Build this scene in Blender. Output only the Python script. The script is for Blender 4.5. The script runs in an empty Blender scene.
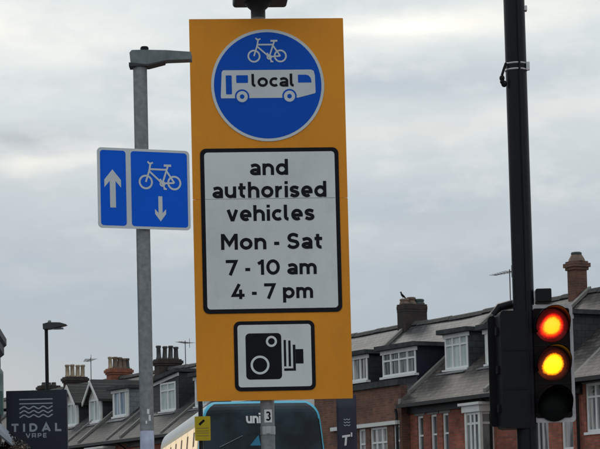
import bpy, math, random
from mathutils import Vector, Matrix
random.seed(7)
R = math.radians
S = bpy.context.scene
C = S.collection
PI = math.pi

# ------------------------------------------------------------------ camera
cam_d = bpy.data.cameras.new('camera')
cam = bpy.data.objects.new('camera', cam_d)
C.objects.link(cam)
cam.location = (0, 0, 1.6)
cam.matrix_world = Matrix.Translation((0, 0, 1.6)) @ Matrix.Rotation(PI/2 + R(4.0), 4, 'X') @ Matrix.Rotation(-0.0245, 4, 'Z')
cam_d.sensor_width = 36
cam_d.lens = 129.96
cam_d.shift_y = 0.2817
cam_d.clip_start = 0.5
cam_d.clip_end = 3000
S.camera = cam

# ------------------------------------------------------------------ world: an overcast sky
W = bpy.data.worlds.new('World')
S.world = W
W.use_nodes = True
SUN_EL, SUN_AZ = R(38), R(-18)          # the sun stands beyond the signs, behind cloud

def build_world():
    nt = W.node_tree
    nt.nodes.clear()
    N, L = nt.nodes.new, nt.links.new
    out = N('ShaderNodeOutputWorld')
    bg = N('ShaderNodeBackground')
    bg.inputs['Strength'].default_value = 0.1
    L(bg.outputs[0], out.inputs[0])
    sky = N('ShaderNodeTexSky')
    sky.sky_type = 'NISHITA'
    sky.sun_disc = False
    sky.sun_elevation = SUN_EL
    sky.sun_rotation = SUN_AZ
    tc = N('ShaderNodeTexCoord')
    sep = N('ShaderNodeSeparateXYZ')
    L(tc.outputs['Generated'], sep.inputs[0])

    def math_(op, a, b=None, clamp=False):
        n = N('ShaderNodeMath'); n.operation = op; n.use_clamp = clamp
        for i, q in enumerate((a, b)):
            if q is None: continue
            if isinstance(q, (int, float)): n.inputs[i].default_value = q
            else: L(q, n.inputs[i])
        return n.outputs[0]

    def mix(f, a, b, mode='MIX'):
        n = N('ShaderNodeMix'); n.data_type = 'RGBA'; n.blend_type = mode
        if isinstance(f, (int, float)): n.inputs[0].default_value = f
        else: L(f, n.inputs[0])
        for i, q in ((6, a), (7, b)):
            if isinstance(q, tuple): n.inputs[i].default_value = (*q, 1)
            else: L(q, n.inputs[i])
        return n.outputs[2]

    def noise(sx, sz, off, detail, rough=.55):
        m = N('ShaderNodeMapping')
        m.inputs['Scale'].default_value = (sx, sx, sz)
        m.inputs['Location'].default_value = off
        L(tc.outputs['Generated'], m.inputs[0])
        t = N('ShaderNodeTexNoise')
        t.inputs['Scale'].default_value = 1
        t.inputs['Detail'].default_value = detail
        t.inputs['Roughness'].default_value = rough
        L(m.outputs[0], t.inputs['Vector'])
        return t.outputs[0]

    # cloud layer, brighter with height above the horizon
    warp = noise(9, 26, (3.1, 1.7, 0.4), 4)
    el = math_('ADD', sep.outputs[2], math_('MULTIPLY', math_('SUBTRACT', warp, .5), .05))
    ramp = N('ShaderNodeValToRGB')
    cr = ramp.color_ramp
    stops = [(0.0, (.365, .40, .425)), (.055, (.335, .38, .425)), (.125, (.345, .39, .438)), (.155, (.44, .475, .50)),
             (.19, (.555, .59, .595)), (.235, (.63, .665, .655)), (1.0, (.50, .545, .57))]
    while len(cr.elements) < len(stops): cr.elements.new(.5)
    for e, (p, c) in zip(cr.elements, stops):
        e.position = p; e.color = (*c, 1)
    L(el, ramp.inputs[0])
    col = ramp.outputs[0]
    # soft grey undersides
    n1 = noise(13, 40, (5.3, 0.2, 2.2), 5, .52)
    band = N('ShaderNodeMapRange'); band.inputs[1].default_value = .42; band.inputs[2].default_value = .66
    L(n1, band.inputs[0])
    up = N('ShaderNodeMapRange'); up.inputs[1].default_value = .10; up.inputs[2].default_value = .17
    L(sep.outputs[2], up.inputs[0])
    col = mix(math_('MULTIPLY', math_('MULTIPLY', band.outputs[0], up.outputs[0]), .55), col, (.46, .512, .54))
    # brighter, creamier and darker banks of cloud at their own places in the sky
    xw = math_('ADD', sep.outputs[0], math_('MULTIPLY', math_('SUBTRACT', noise(20, 40, (1, 2, 3), 5), .5), .05))
    zw = math_('ADD', sep.outputs[2], math_('MULTIPLY', math_('SUBTRACT', noise(16, 60, (7, 5, 1), 5), .5), .018))
    front = math_('GREATER_THAN', sep.outputs[1], 0.0)

    def bank(cx, cz, sx, sz, c, k):
        nonlocal col
        dx = math_('DIVIDE', math_('SUBTRACT', xw, cx), sx)
        dz = math_('DIVIDE', math_('SUBTRACT', zw, cz), sz)
        r2 = math_('ADD', math_('MULTIPLY', dx, dx), math_('MULTIPLY', dz, dz))
        g = math_('MULTIPLY', math_('EXPONENT', math_('MULTIPLY', r2, -1.0)), k)
        col = mix(math_('MULTIPLY', g, front, True), col, c)
    for b in BANKS: bank(*b)
    # small torn puffs
    n2 = noise(27, 62, (2.7, 6.1, 4.4), 6, .55)
    pf = N('ShaderNodeMapRange'); pf.inputs[1].default_value = .50; pf.inputs[2].default_value = .74
    L(n2, pf.inputs[0])
    col = mix(math_('MULTIPLY', math_('MULTIPLY', pf.outputs[0], up.outputs[0]), .42), col, (.76, .755, .72))
    n3 = noise(22, 52, (8.2, 3.3, 9.4), 6, .55)
    pg = N('ShaderNodeMapRange'); pg.inputs[1].default_value = .52; pg.inputs[2].default_value = .74
    L(n3, pg.inputs[0])
    col = mix(math_('MULTIPLY', math_('MULTIPLY', pg.outputs[0], up.outputs[0]), .45), col, (.47, .515, .55))
    # a thin share of clear sky shows through the cloud
    sc = N('ShaderNodeMix'); sc.data_type = 'RGBA'
    sc.inputs[0].default_value = .94
    L(sky.outputs[0], sc.inputs[6])
    ten = mix(1.0, col, (10, 10, 10), 'MULTIPLY')
    L(ten, sc.inputs[7])
    L(sc.outputs[2], bg.inputs[0])

# centre (x, elevation), size, colour, strength of the banks of cloud
BANKS = [
    (-.128, .236, .050, .010, (.80, .79, .73), .85),
    (-.085, .228, .035, .007, (.78, .77, .72), .65),
    (.050, .2345, .042, .0058, (.98, .94, .85), .95),
    (.095, .237, .040, .007, (.80, .785, .71), .7),
    (.125, .243, .030, .008, (.74, .74, .68), .5),
    (.030, .250, .060, .007, (.57, .61, .61), .7),
    (-.02, .253, .080, .006, (.57, .60, .60), .5),
    (.045, .2105, .060, .010, (.415, .465, .51), .9),
    (.105, .212, .050, .009, (.46, .50, .53), .75),
    (.040, .186, .050, .0065, (.62, .62, .59), .75),
    (.115, .194, .040, .006, (.66, .65, .62), .65),
    (-.075, .208, .018, .009, (.45, .49, .52), .65),
    (-.120, .213, .034, .006, (.52, .555, .565), .6),
    (-.125, .1885, .040, .006, (.385, .415, .435), .85),
    (-.105, .184, .020, .004, (.42, .45, .47), .7),
    (-.118, .1765, .036, .005, (.73, .72, .66), .9),
    (-.080, .179, .020, .004, (.70, .69, .645), .65),
    (.050, .155, .06, .010, (.335, .385, .44), .6),
    (-.135, .078, .030, .018, (.43, .435, .43), .6),
]
build_world()

sun_d = bpy.data.lights.new('sun', 'SUN')
sun_d.energy = 0.6
sun_d.angle = R(14)
sun_d.color = (1, .95, .88)
sun = bpy.data.objects.new('sun', sun_d)
C.objects.link(sun)
sd = Vector((math.sin(SUN_AZ)*math.cos(SUN_EL), math.cos(SUN_AZ)*math.cos(SUN_EL), math.sin(SUN_EL)))
sun.rotation_euler = sd.to_track_quat('Z', 'Y').to_euler()
sun.location = (-10, 40, 40)

S.view_settings.view_transform = 'Standard'
S.view_settings.look = 'None'
S.view_settings.exposure = 0.29
S.view_settings.gamma = 1
S.view_settings.use_curve_mapping = False

# ------------------------------------------------------------------ materials
def new_mat(name):
    m = bpy.data.materials.new(name); m.use_nodes = True
    nt = m.node_tree
    return m, nt, nt.nodes['Principled BSDF']

def surf(name, col, rough=.6, var=.15, scale=6, metal=0, bump=0.0, bscale=40, spec=.3, dirt=None, dirt_amt=.5, dscale=2.5, dmap=None):
    m, nt, b = new_mat(name)
    N, L = nt.nodes.new, nt.links.new
    tc = N('ShaderNodeTexCoord')
    t = N('ShaderNodeTexNoise'); t.inputs['Scale'].default_value = scale; t.inputs['Detail'].default_value = 6
    L(tc.outputs['Object'], t.inputs['Vector'])
    r = N('ShaderNodeMapRange'); r.inputs[1].default_value = .3; r.inputs[2].default_value = .7
    r.inputs[3].default_value = 1 - var; r.inputs[4].default_value = 1 + var
    L(t.outputs[0], r.inputs[0])
    mx = N('ShaderNodeMix'); mx.data_type = 'RGBA'; mx.blend_type = 'MULTIPLY'; mx.inputs[0].default_value = 1
    mx.inputs[6].default_value = (*col, 1)
    L(r.outputs[0], mx.inputs[7])
    last = mx.outputs[2]
    if dirt:
        t2 = N('ShaderNodeTexNoise'); t2.inputs['Scale'].default_value = dscale; t2.inputs['Detail'].default_value = 8
        t2.inputs['Roughness'].default_value = .7
        if dmap:
            mp = N('ShaderNodeMapping'); mp.inputs['Scale'].default_value = dmap
            L(tc.outputs['Object'], mp.inputs[0]); L(mp.outputs[0], t2.inputs['Vector'])
        else:
            L(tc.outputs['Object'], t2.inputs['Vector'])
        r2 = N('ShaderNodeMapRange'); r2.inputs[1].default_value = .48; r2.inputs[2].default_value = .72
        r2.inputs[4].default_value = dirt_amt
        L(t2.outputs[0], r2.inputs[0])
        m2 = N('ShaderNodeMix'); m2.data_type = 'RGBA'
        L(r2.outputs[0], m2.inputs[0]); L(last, m2.inputs[6]); m2.inputs[7].default_value = (*dirt, 1)
        last = m2.outputs[2]
    L(last, b.inputs['Base Color'])
    b.inputs['Roughness'].default_value = rough
    b.inputs['Metallic'].default_value = metal
    b.inputs['Specular IOR Level'].default_value = spec
    if bump:
        t3 = N('ShaderNodeTexNoise'); t3.inputs['Scale'].default_value = bscale; t3.inputs['Detail'].default_value = 5
        L(tc.outputs['Object'], t3.inputs['Vector'])
        bp = N('ShaderNodeBump'); bp.inputs['Strength'].default_value = bump; bp.inputs['Distance'].default_value = .02
        L(t3.outputs[0], bp.inputs['Height']); L(bp.outputs[0], b.inputs['Normal'])
    return m

def coursed(name, c1, c2, mortar, bw, bh, gap, slope=1.0, rough=.85, patch=None, patch_amt=.5, bias=0.0, bump=.4):
    """bricks or slates laid in courses; coordinates are (along the wall, up it)"""
    m, nt, b = new_mat(name)
    N, L = nt.nodes.new, nt.links.new
    tc = N('ShaderNodeTexCoord'); sep = N('ShaderNodeSeparateXYZ'); L(tc.outputs['Object'], sep.inputs[0])
    if slope == 1.0:
        ad = N('ShaderNodeMath'); L(sep.outputs[0], ad.inputs[0]); L(sep.outputs[1], ad.inputs[1]); u = ad.outputs[0]
    else:
        u = sep.outputs[0]
    ml = N('ShaderNodeMath'); ml.operation = 'MULTIPLY'; L(sep.outputs[2], ml.inputs[0]); ml.inputs[1].default_value = slope
    cb = N('ShaderNodeCombineXYZ'); L(u, cb.inputs[0]); L(ml.outputs[0], cb.inputs[1])
    br = N('ShaderNodeTexBrick')
    br.inputs['Scale'].default_value = 1
    br.inputs['Brick Width'].default_value = bw
    br.inputs['Row Height'].default_value = bh
    br.inputs['Mortar Size'].default_value = gap
    br.inputs['Mortar Smooth'].default_value = .2
    br.inputs['Bias'].default_value = bias
    br.inputs['Color1'].default_value = (*c1, 1); br.inputs['Color2'].default_value = (*c2, 1); br.inputs['Mortar'].default_value = (*mortar, 1)
    L(cb.outputs[0], br.inputs['Vector'])
    t = N('ShaderNodeTexNoise'); t.inputs['Scale'].default_value = 1.3; t.inputs['Detail'].default_value = 8; t.inputs['Roughness'].default_value = .68
    L(tc.outputs['Object'], t.inputs['Vector'])
    r = N('ShaderNodeMapRange'); r.inputs[1].default_value = .3; r.inputs[2].default_value = .7; r.inputs[3].default_value = .55; r.inputs[4].default_value = 1.4
    L(t.outputs[0], r.inputs[0])
    mx = N('ShaderNodeMix'); mx.data_type = 'RGBA'; mx.blend_type = 'MULTIPLY'; mx.inputs[0].default_value = 1
    L(br.outputs[0], mx.inputs[6]); L(r.outputs[0], mx.inputs[7])
    last = mx.outputs[2]
    if patch:
        t2 = N('ShaderNodeTexNoise'); t2.inputs['Scale'].default_value = 1.7; t2.inputs['Detail'].default_value = 12; t2.inputs['Roughness'].default_value = .75
        mp = N('ShaderNodeMapping'); mp.inputs['Location'].default_value = (4, 9, 2); mp.inputs['Scale'].default_value = (2.2, 1, 1)
        L(tc.outputs['Object'], mp.inputs[0]); L(mp.outputs[0], t2.inputs['Vector'])
        r2 = N('ShaderNodeMapRange'); r2.inputs[1].default_value = .5; r2.inputs[2].default_value = .68; r2.inputs[4].default_value = patch_amt
        L(t2.outputs[0], r2.inputs[0])
        m2 = N('ShaderNodeMix'); m2.data_type = 'RGBA'; L(r2.outputs[0], m2.inputs[0]); L(last, m2.inputs[6]); m2.inputs[7].default_value = (*patch, 1)
        last = m2.outputs[2]
    L(last, b.inputs['Base Color'])
    b.inputs['Roughness'].default_value = rough
    if bump:
        bp = N('ShaderNodeBump'); bp.inputs['Strength'].default_value = bump; bp.inputs['Distance'].default_value = .012
        inv = N('ShaderNodeMath'); inv.operation = 'SUBTRACT'; inv.inputs[0].default_value = 1; L(br.outputs['Fac'], inv.inputs[1])
        L(inv.outputs[0], bp.inputs['Height']); L(bp.outputs[0], b.inputs['Normal'])
    return m

def glass(name, col, rough=.06, var=.5, curtain_sheen=None, spec=.5, sc=(7, 1, .5)):
    m, nt, b = new_mat(name)
    N, L = nt.nodes.new, nt.links.new
    tc = N('ShaderNodeTexCoord')
    mp = N('ShaderNodeMapping'); mp.inputs['Scale'].default_value = sc
    L(tc.outputs['Object'], mp.inputs[0])
    t = N('ShaderNodeTexNoise'); t.inputs['Scale'].default_value = 1.3; t.inputs['Detail'].default_value = 3
    L(mp.outputs[0], t.inputs['Vector'])
    r = N('ShaderNodeMapRange'); r.inputs[1].default_value = .4; r.inputs[2].default_value = .6
    L(t.outputs[0], r.inputs[0])
    mx = N('ShaderNodeMix'); mx.data_type = 'RGBA'
    mx.inputs[6].default_value = (*col, 1); mx.inputs[7].default_value = (*(curtain_sheen or [c*(1+var) for c in col]), 1)
    L(r.outputs[0], mx.inputs[0]); L(mx.outputs[2], b.inputs['Base Color'])
    b.inputs['Roughness'].default_value = rough
    b.inputs['Specular IOR Level'].default_value = spec
    return m

M = {}
M['orange'] = surf('orange_sheeting', (.88, .335, .028), .45, .05, 3, spec=.15, dirt=(.50, .22, .05), dirt_amt=.28, dscale=4, dmap=(1.6, 1, .8))
M['blue'] = surf('blue_sheeting', (.003, .095, .58), .42, .05, 3, spec=.12)
M['blue2'] = surf('bright_blue_sheeting', (.002, .125, .80), .42, .05, 3, spec=.12)
M['white'] = surf('white_sheeting', (.78, .82, .84), .45, .04, 4, dirt=(.54, .56, .55), dirt_amt=.4, dscale=5, dmap=(1.6, 1, .9))
M['rim'] = surf('grey_white_sheeting', (.66, .71, .74), .45, .05, 5, spec=.15)
M['black'] = surf('black_vinyl', (.010, .011, .016), .5, .1, 4, spec=.12)
M['alu'] = surf('aluminium', (.45, .46, .47), .45, .1, 8, metal=.8)
M['galv'] = surf('galvanised_steel', (.25, .265, .28), .55, .2, 40, metal=.15, dirt=(.15, .165, .185), dirt_amt=.5, dscale=22)
M['grey_cast'] = surf('grey_cast_metal', (.18, .205, .22), .5, .2, 20, metal=.1, dirt=(.12, .14, .14), dirt_amt=.5, dscale=9)
M['dark_plastic'] = surf('dark_plastic', (.045, .05, .052), .5, .15, 12)
M['pole_paint'] = surf('black_pole_paint', (.009, .009, .015), .42, .2, 5, spec=.16, bump=.08, bscale=60)
M['sig_black'] = surf('signal_black', (.010, .010, .013), .45, .15, 8, spec=.16)
M['sig_face'] = surf('signal_face', (.010, .006, .007), .6, .15, 8, spec=.10)
M['sig_border'] = surf('signal_white_border', (.50, .50, .52), .5, .06, 10, dirt=(.2, .19, .2), dirt_amt=.4, dscale=12)
M['steel_band'] = surf('steel_band', (.50, .50, .52), .35, .1, 20, metal=.7)
M['yellow'] = surf('yellow_sign', (.62, .47, .02), .5, .08, 6)
M['sticker'] = surf('pale_sticker', (.52, .58, .75), .5, .25, 22, dirt=(.62, .38, .55), dirt_amt=.8, dscale=16)
M['sticker_white'] = surf('white_sticker', (.80, .82, .82), .5, .05, 10)
M['brick'] = coursed('red_brick', (.42, .112, .070), (.26, .070, .046), (.20, .13, .10), .225, .075, .010, patch=(.09, .045, .035), patch_amt=.45)
M['brick2'] = coursed('brown_brick', (.215, .085, .052), (.135, .056, .038), (.15, .11, .09), .225, .075, .010, patch=(.06, .04, .035), patch_amt=.5)
M['brick_dark'] = coursed('sooty_brick', (.055, .036, .030), (.035, .026, .024), (.045, .038, .035), .225, .075, .010, patch=(.02, .018, .02), patch_amt=.6)
M['brick_orange'] = coursed('orange_brick', (.36, .10, .045), (.26, .075, .04), (.15, .10, .08), .225, .075, .010, patch=(.10, .05, .035), patch_amt=.4)
M['slate'] = coursed('grey_slate', (.094, .096, .101), (.034, .035, .039), (.010, .010, .012), .26, .17, .013, slope=1.62, rough=.6, patch=(.105, .10, .09), patch_amt=.38, bump=.7)
M['slate_dark'] = coursed('dark_slate', (.070, .063, .061), (.026, .025, .026), (.008, .008, .009), .26, .17, .013, slope=1.62, rough=.65, patch=(.080, .070, .060), patch_amt=.35, bump=.7)
M['slate_brown'] = coursed('brown_slate', (.098, .084, .077), (.032, .028, .027), (.009, .009, .009), .26, .17, .013, slope=1.62, rough=.65, patch=(.14, .125, .105), patch_amt=.40, bump=.7)
M['hung_slate'] = coursed('hung_slate_dark', (.040, .046, .055), (.030, .034, .042), (.016, .018, .022), .3, .2, .012, rough=.6, patch=(.055, .06, .065), patch_amt=.4)
M['hung_grey'] = coursed('hung_slate_grey', (.26, .28, .31), (.22, .24, .27), (.13, .14, .15), .3, .2, .010, rough=.6)
M['hung_green'] = coursed('hung_slate_green', (.070, .085, .088), (.055, .066, .070), (.03, .035, .038), .3, .2, .012, rough=.6)
M['navy'] = surf('navy_cladding', (.020, .024, .038), .5, .15, 3)
M['felt'] = surf('roof_felt', (.045, .048, .052), .8, .3, 5, dirt=(.09, .095, .09), dirt_amt=.5)
M['lead'] = surf('lead_flashing', (.19, .20, .21), .6, .25, 6)
M['coping'] = surf('coping_stone', (.24, .235, .22), .8, .3, 5, dirt=(.08, .08, .075), dirt_amt=.7, dscale=5)
M['upvc'] = surf('white_window_frame', (.78, .79, .80), .4, .05, 5)
M['paint_white'] = surf('white_paint', (.70, .70, .68), .5, .10, 5, dirt=(.4, .39, .36), dirt_amt=.4)
M['gutter'] = surf('black_gutter', (.02, .02, .022), .4, .2, 5)
M['pane'] = glass('window_pane_dark', (.035, .04, .045), .05, curtain_sheen=(.12, .12, .12))
M['pane_mixed'] = glass('window_pane_mixed', (.03, .034, .038), .05, curtain_sheen=(.26, .27, .27))
M['pane_pale'] = glass('window_pane_pale', (.36, .42, .42), .12, curtain_sheen=(.55, .62, .61))  # pale blue-green mottled pane colour
M['pane_curtain'] = glass('window_pane_curtain', (.05, .055, .06), .06, curtain_sheen=(.50, .48, .46))
M['pane_blue'] = glass('window_pane_blue', (.05, .10, .19), .1, curtain_sheen=(.40, .48, .55))
M['pot_cream'] = surf('cream_chimney_pot', (.42, .33, .23), .8, .2, 8, dirt=(.15, .12, .1), dirt_amt=.6, dscale=5)
M['pot_brown'] = surf('brown_chimney_pot', (.20, .14, .11), .8, .2, 8, dirt=(.07, .06, .055), dirt_amt=.6, dscale=5)
M['pot_dark'] = surf('grey_chimney_pot', (.085, .08, .08), .8, .25, 8)
M['pot_green'] = surf('weathered_chimney_pot', (.075, .10, .095), .8, .25, 8)
M['aerial'] = surf('aerial_metal', (.10, .10, .105), .5, .1, 5, metal=.4)
M['asphalt'] = surf('asphalt', (.05, .05, .052), .9, .25, 18, bump=.3, bscale=120)
M['ground'] = surf('ground', (.085, .083, .078), .95, .25, .8)
M['pave'] = coursed('paving_slabs', (.24, .235, .225), (.20, .195, .19), (.10, .10, .095), .6, .45, .008, bump=.2)
M['kerb'] = surf('kerb_stone', (.30, .29, .28), .85, .15, 6)
M['roadpaint'] = surf('road_paint', (.62, .62, .60), .7, .15, 10, dirt=(.2, .2, .2), dirt_amt=.5, dscale=8)
M['red_road'] = surf('red_lane', (.16, .055, .045), .9, .2, 12)
M['bus_cream'] = surf('cream_bus_panel', (.72, .62, .42), .35, .05, 4)
M['bus_grey'] = surf('grey_bus_roof', (.55, .57, .58), .4, .08, 4)
M['bus_blue'] = surf('light_blue_bus_trim', (.07, .46, .66), .3, .05, 4)
M['bus_deep'] = surf('deep_blue_bus_panel', (.02, .20, .34), .3, .05, 4)
M['bus_glass'] = glass('bus_windscreen_glass', (.003, .008, .014), .08, curtain_sheen=(.013, .030, .042), spec=.22, sc=(1.6, 1, 1.9))  # teal patches are reflections painted into the glass colour
M['rubber'] = surf('black_rubber', (.015, .015, .015), .8, .1, 10)
M['shop'] = surf('dark_shop_paint', (.022, .023, .032), .5, .2, 3)
M['sign_navy'] = surf('dark_navy_sign', (.030, .035, .055), .45, .12, 3)
M['sign_pale'] = surf('pale_lettering', (.42, .47, .52), .5, .05, 5)
M['sign_white'] = surf('white_lettering', (.72, .74, .76), .5, .05, 5)
M['green_glass'] = glass('green_window', (.10, .24, .20), .1, curtain_sheen=(.30, .48, .44))
M['awning'] = surf('grey_awning', (.30, .34, .40), .6, .15, 3)
M['bark'] = surf('wicker_brown', (.12, .075, .05), .9, .3, 10)
M['leaf_dark'] = surf('dry_leaves_dark', (.045, .045, .035), .8, .3, 9)
M['leaf_brown'] = surf('dry_leaves_brown', (.21, .15, .13), .8, .3, 9)
M['leaf_pale'] = surf('pale_blossom', (.42, .38, .36), .8, .2, 9)
M['feather'] = surf('black_feathers', (.012, .012, .014), .5, .2, 30)
M['door'] = surf('door_paint', (.03, .06, .09), .4, .1, 4)

def emitter(name, stops, strength, radius, skew=0.0):
    """a lit lens or glowing pane: colour and strength fall off from its middle"""
    m, nt, b = new_mat(name)
    N, L = nt.nodes.new, nt.links.new
    tc = N('ShaderNodeTexCoord'); ln = N('ShaderNodeVectorMath'); ln.operation = 'LENGTH'
    sp = N('ShaderNodeSeparateXYZ'); L(tc.outputs['Object'], sp.inputs[0])
    def mt(op, a, b_):
        n = N('ShaderNodeMath'); n.operation = op
        for i, q in enumerate((a, b_)):
            if isinstance(q, (int, float)): n.inputs[i].default_value = q
            else: L(q, n.inputs[i])
        return n.outputs[0]
    xs = mt('SUBTRACT', sp.outputs[0], mt('MULTIPLY', sp.outputs[2], skew))        # teardrop glow: the visor's cut drawn into the emission
    xs = mt('MULTIPLY', xs, mt('ADD', 1.0, mt('MULTIPLY', sp.outputs[2], skew/radius*1.1)))
    cb = N('ShaderNodeCombineXYZ'); L(xs, cb.inputs[0]); L(mt('MULTIPLY', mt('ADD', sp.outputs[2], skew*.02), 1-skew*.25), cb.inputs[2])
    L(cb.outputs[0], ln.inputs[0])
    dv = N('ShaderNodeMath'); dv.operation = 'DIVIDE'; dv.inputs[1].default_value = radius; L(ln.outputs['Value'], dv.inputs[0])
    rp = N('ShaderNodeValToRGB'); cr = rp.color_ramp
    while len(cr.elements) < len(stops): cr.elements.new(.5)
    for e, (p, c) in zip(cr.elements, stops): e.position = p; e.color = (*c, 1)
    vo = N('ShaderNodeTexVoronoi'); vo.inputs['Scale'].default_value = 95 if radius < .5 else 3          # small prisms of the lens
    L(tc.outputs['Object'], vo.inputs['Vector'])
    L(mt('ADD', dv.outputs[0], mt('MULTIPLY', mt('SUBTRACT', vo.outputs['Distance'], .35), .06)), rp.inputs[0])
    b.inputs['Base Color'].default_value = (.03, .005, .004, 1); b.inputs['Roughness'].default_value = .3
    L(rp.outputs[0], b.inputs['Emission Color']); b.inputs['Emission Strength'].default_value = strength
    return m
M['red_lit'] = emitter('red_lens_lit', [(0, (1, .48, .015)), (.42, (1, .42, .008)), (.53, (1, .07, .004)), (.63, (.50, .008, .004)), (.74, (.07, .003, .003)), (.95, (.02, .002, .002))], 1.4, .088, .17)
M['amber_lit'] = emitter('amber_lens_lit', [(0, (1, .64, .008)), (.50, (1, .58, .005)), (.58, (.80, .20, .004)), (.66, (.06, .009, .003)), (.9, (.008, .002, .002))], 1.45, .088, .17)
M['green_off'] = surf('green_lens_dark', (.006, .009, .009), .5, .1, 20, spec=.12)
M['bus_sky_glow'] = emitter('sky_glow_bus_window', [(0, (.80, .60, .34)), (1, (.74, .57, .34))], .8, 1.0)  # emission put into the side panes in place of reflected bright sky

# ------------------------------------------------------------------ mesh builder
class MB:
    def __init__(s): s.v, s.f, s.m, s.sm = [], [], [], []
    def add(s, vs, fs, mi=0, smooth=False):
        o = len(s.v); s.v += [tuple(v) for v in vs]
        for f in fs:
            s.f.append([i+o for i in f]); s.m.append(mi); s.sm.append(smooth)
        return s
    def box(s, x0, x1, y0, y1, z0, z1, mi=0):
        x0, x1 = sorted((x0, x1)); y0, y1 = sorted((y0, y1)); z0, z1 = sorted((z0, z1))
        v = [(x0,y0,z0),(x1,y0,z0),(x1,y1,z0),(x0,y1,z0),(x0,y0,z1),(x1,y0,z1),(x1,y1,z1),(x0,y1,z1)]
        return s.add(v, [(3,2,1,0),(4,5,6,7),(0,1,5,4),(1,2,6,5),(2,3,7,6),(3,0,4,7)], mi)
    def prism(s, poly, a0, a1, axis='x', mi=0, smooth=False):
        """poly in the two other axes, pushed from a0 to a1 along axis"""
        def P3(a, p):
            return (a, p[0], p[1]) if axis == 'x' else ((p[0], a, p[1]) if axis == 'y' else (p[0], p[1], a))
        n = len(poly); v = [P3(a0, p) for p in poly] + [P3(a1, p) for p in poly]
        s.add(v, [tuple(range(n))[::-1], tuple(range(n, 2*n))], mi)
        s.add(v, [(i, (i+1) % n, n+(i+1) % n, n+i) for i in range(n)], mi, smooth)
        return s
    def sheet(s, poly, y, mi=0):
        return s.add([(p[0], y, p[1]) for p in poly], [tuple(range(len(poly)))], mi)
    def tube(s, pts, rad, n=12, mi=0, cap=True, smooth=True):
        pts = [Vector(p) for p in pts]
        rad = rad if isinstance(rad, (list, tuple)) else [rad]*len(pts)
        rings = []; v = []
        up = None
        for i, p in enumerate(pts):
            t = (pts[min(i+1, len(pts)-1)] - pts[max(i-1, 0)]).normalized()
            if up is None:
                up = Vector((0,1,0)) if abs(t.z) > .9 else Vector((0,0,1))
            a = t.cross(up).normalized(); b = a.cross(t).normalized(); up = b
            for k in range(n):
                an = 2*PI*k/n
                v.append(p + (a*math.cos(an) + b*math.sin(an))*rad[i])
        fs = []
        for i in range(len(pts)-1):
            for k in range(n):
                fs.append((i*n+k, i*n+(k+1) % n, (i+1)*n+(k+1) % n, (i+1)*n+k))
        s.add(v, fs, mi, smooth)
        if cap:
            s.add(v[:n], [tuple(range(n))[::-1]], mi); s.add(v[-n:], [tuple(range(n))], mi)
        return s
    def lathe(s, prof, cx=0, cy=0, n=16, mi=0, smooth=True, cap=True):
        v = []
        for r, z in prof:
            for k in range(n): v.append((cx+r*math.cos(2*PI*k/n), cy+r*math.sin(2*PI*k/n), z))
        fs = [(i*n+k, i*n+(k+1) % n, (i+1)*n+(k+1) % n, (i+1)*n+k) for i in range(len(prof)-1) for k in range(n)]
        s.add(v, fs, mi, smooth)
        if cap:
            s.add(v[:n], [tuple(range(n))[::-1]], mi); s.add(v[-n:], [tuple(range(n))], mi)
        return s
    def blob(s, c, r, mi=0, nu=14, nv=9):
        v = []; fs = []
        for j in range(nv+1):
            th = PI*j/nv
            for i in range(nu):
                ph = 2*PI*i/nu
                v.append((c[0]+r[0]*math.sin(th)*math.cos(ph), c[1]+r[1]*math.sin(th)*math.sin(ph), c[2]+r[2]*math.cos(th)))
        for j in range(nv):
            for i in range(nu):
                fs.append((j*nu+i, (j+1)*nu+i, (j+1)*nu+(i+1) % nu, j*nu+(i+1) % nu))
        return s.add(v, fs, mi, True)
    def stroke(s, pts, w, y, mi=0, closed=False):
        """a flat ribbon of constant width along pts (x, z) at depth y, mitred at the bends"""
        p = []
        for q in pts:
            if not p or (Vector(q)-p[-1]).length > 1e-5: p.append(Vector(q))
        if (p[0]-p[-1]).length < 1e-5: p.pop(); closed = True
        n = len(p); Lf, Rt = [], []
        for i in range(n):
            a = p[i-1] if (i > 0 or closed) else None
            b = p[(i+1) % n] if (i < n-1 or closed) else None
            d1 = (p[i]-a).normalized() if a is not None else None
            d2 = (b-p[i]).normalized() if b is not None else None
            if d1 is None: d1 = d2
            if d2 is None: d2 = d1
            n1 = Vector((-d1.y, d1.x)); n2 = Vector((-d2.y, d2.x))
            m = n1+n2
            if m.length < 1e-6: m = n1
            m.normalize()
            k = min(1/max(m.dot(n1), .3), 2.2)
            Lf.append(p[i]+m*k*w/2); Rt.append(p[i]-m*k*w/2)
        v = [(q.x, y, q.y) for q in Lf] + [(q.x, y, q.y) for q in Rt]
        rng = range(n if closed else n-1)
        return s.add(v, [(i, n+i, n+(i+1) % n, (i+1) % n) for i in rng], mi)
    def build(s, name, mats, parent=None, loc=(0,0,0), bevel=0, rotz=0):
        me = bpy.data.meshes.new(name)
        me.from_pydata(s.v, [], s.f)
        mats = mats if isinstance(mats, (list, tuple)) else [mats]
        for q in mats: me.materials.append(q)
        for i, pl in enumerate(me.polygons):
            pl.material_index = s.m[i]; pl.use_smooth = s.sm[i]
        me.update()
        o = bpy.data.objects.new(name, me)
        C.objects.link(o)
        o.location = loc; o.rotation_euler = (0, 0, rotz)
        if parent: o.parent = parent
        if bevel:
            b = o.modifiers.new('bevel', 'BEVEL'); b.width = bevel; b.segments = 2; b.limit_method = 'ANGLE'; b.angle_limit = R(40)
        return o

def tag(o, label=None, cat=None, group=None, kind=None):
    if label: o['label'] = label
    if cat: o['category'] = cat
    if group: o['group'] = group
    if kind: o['kind'] = kind
    return o

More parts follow.
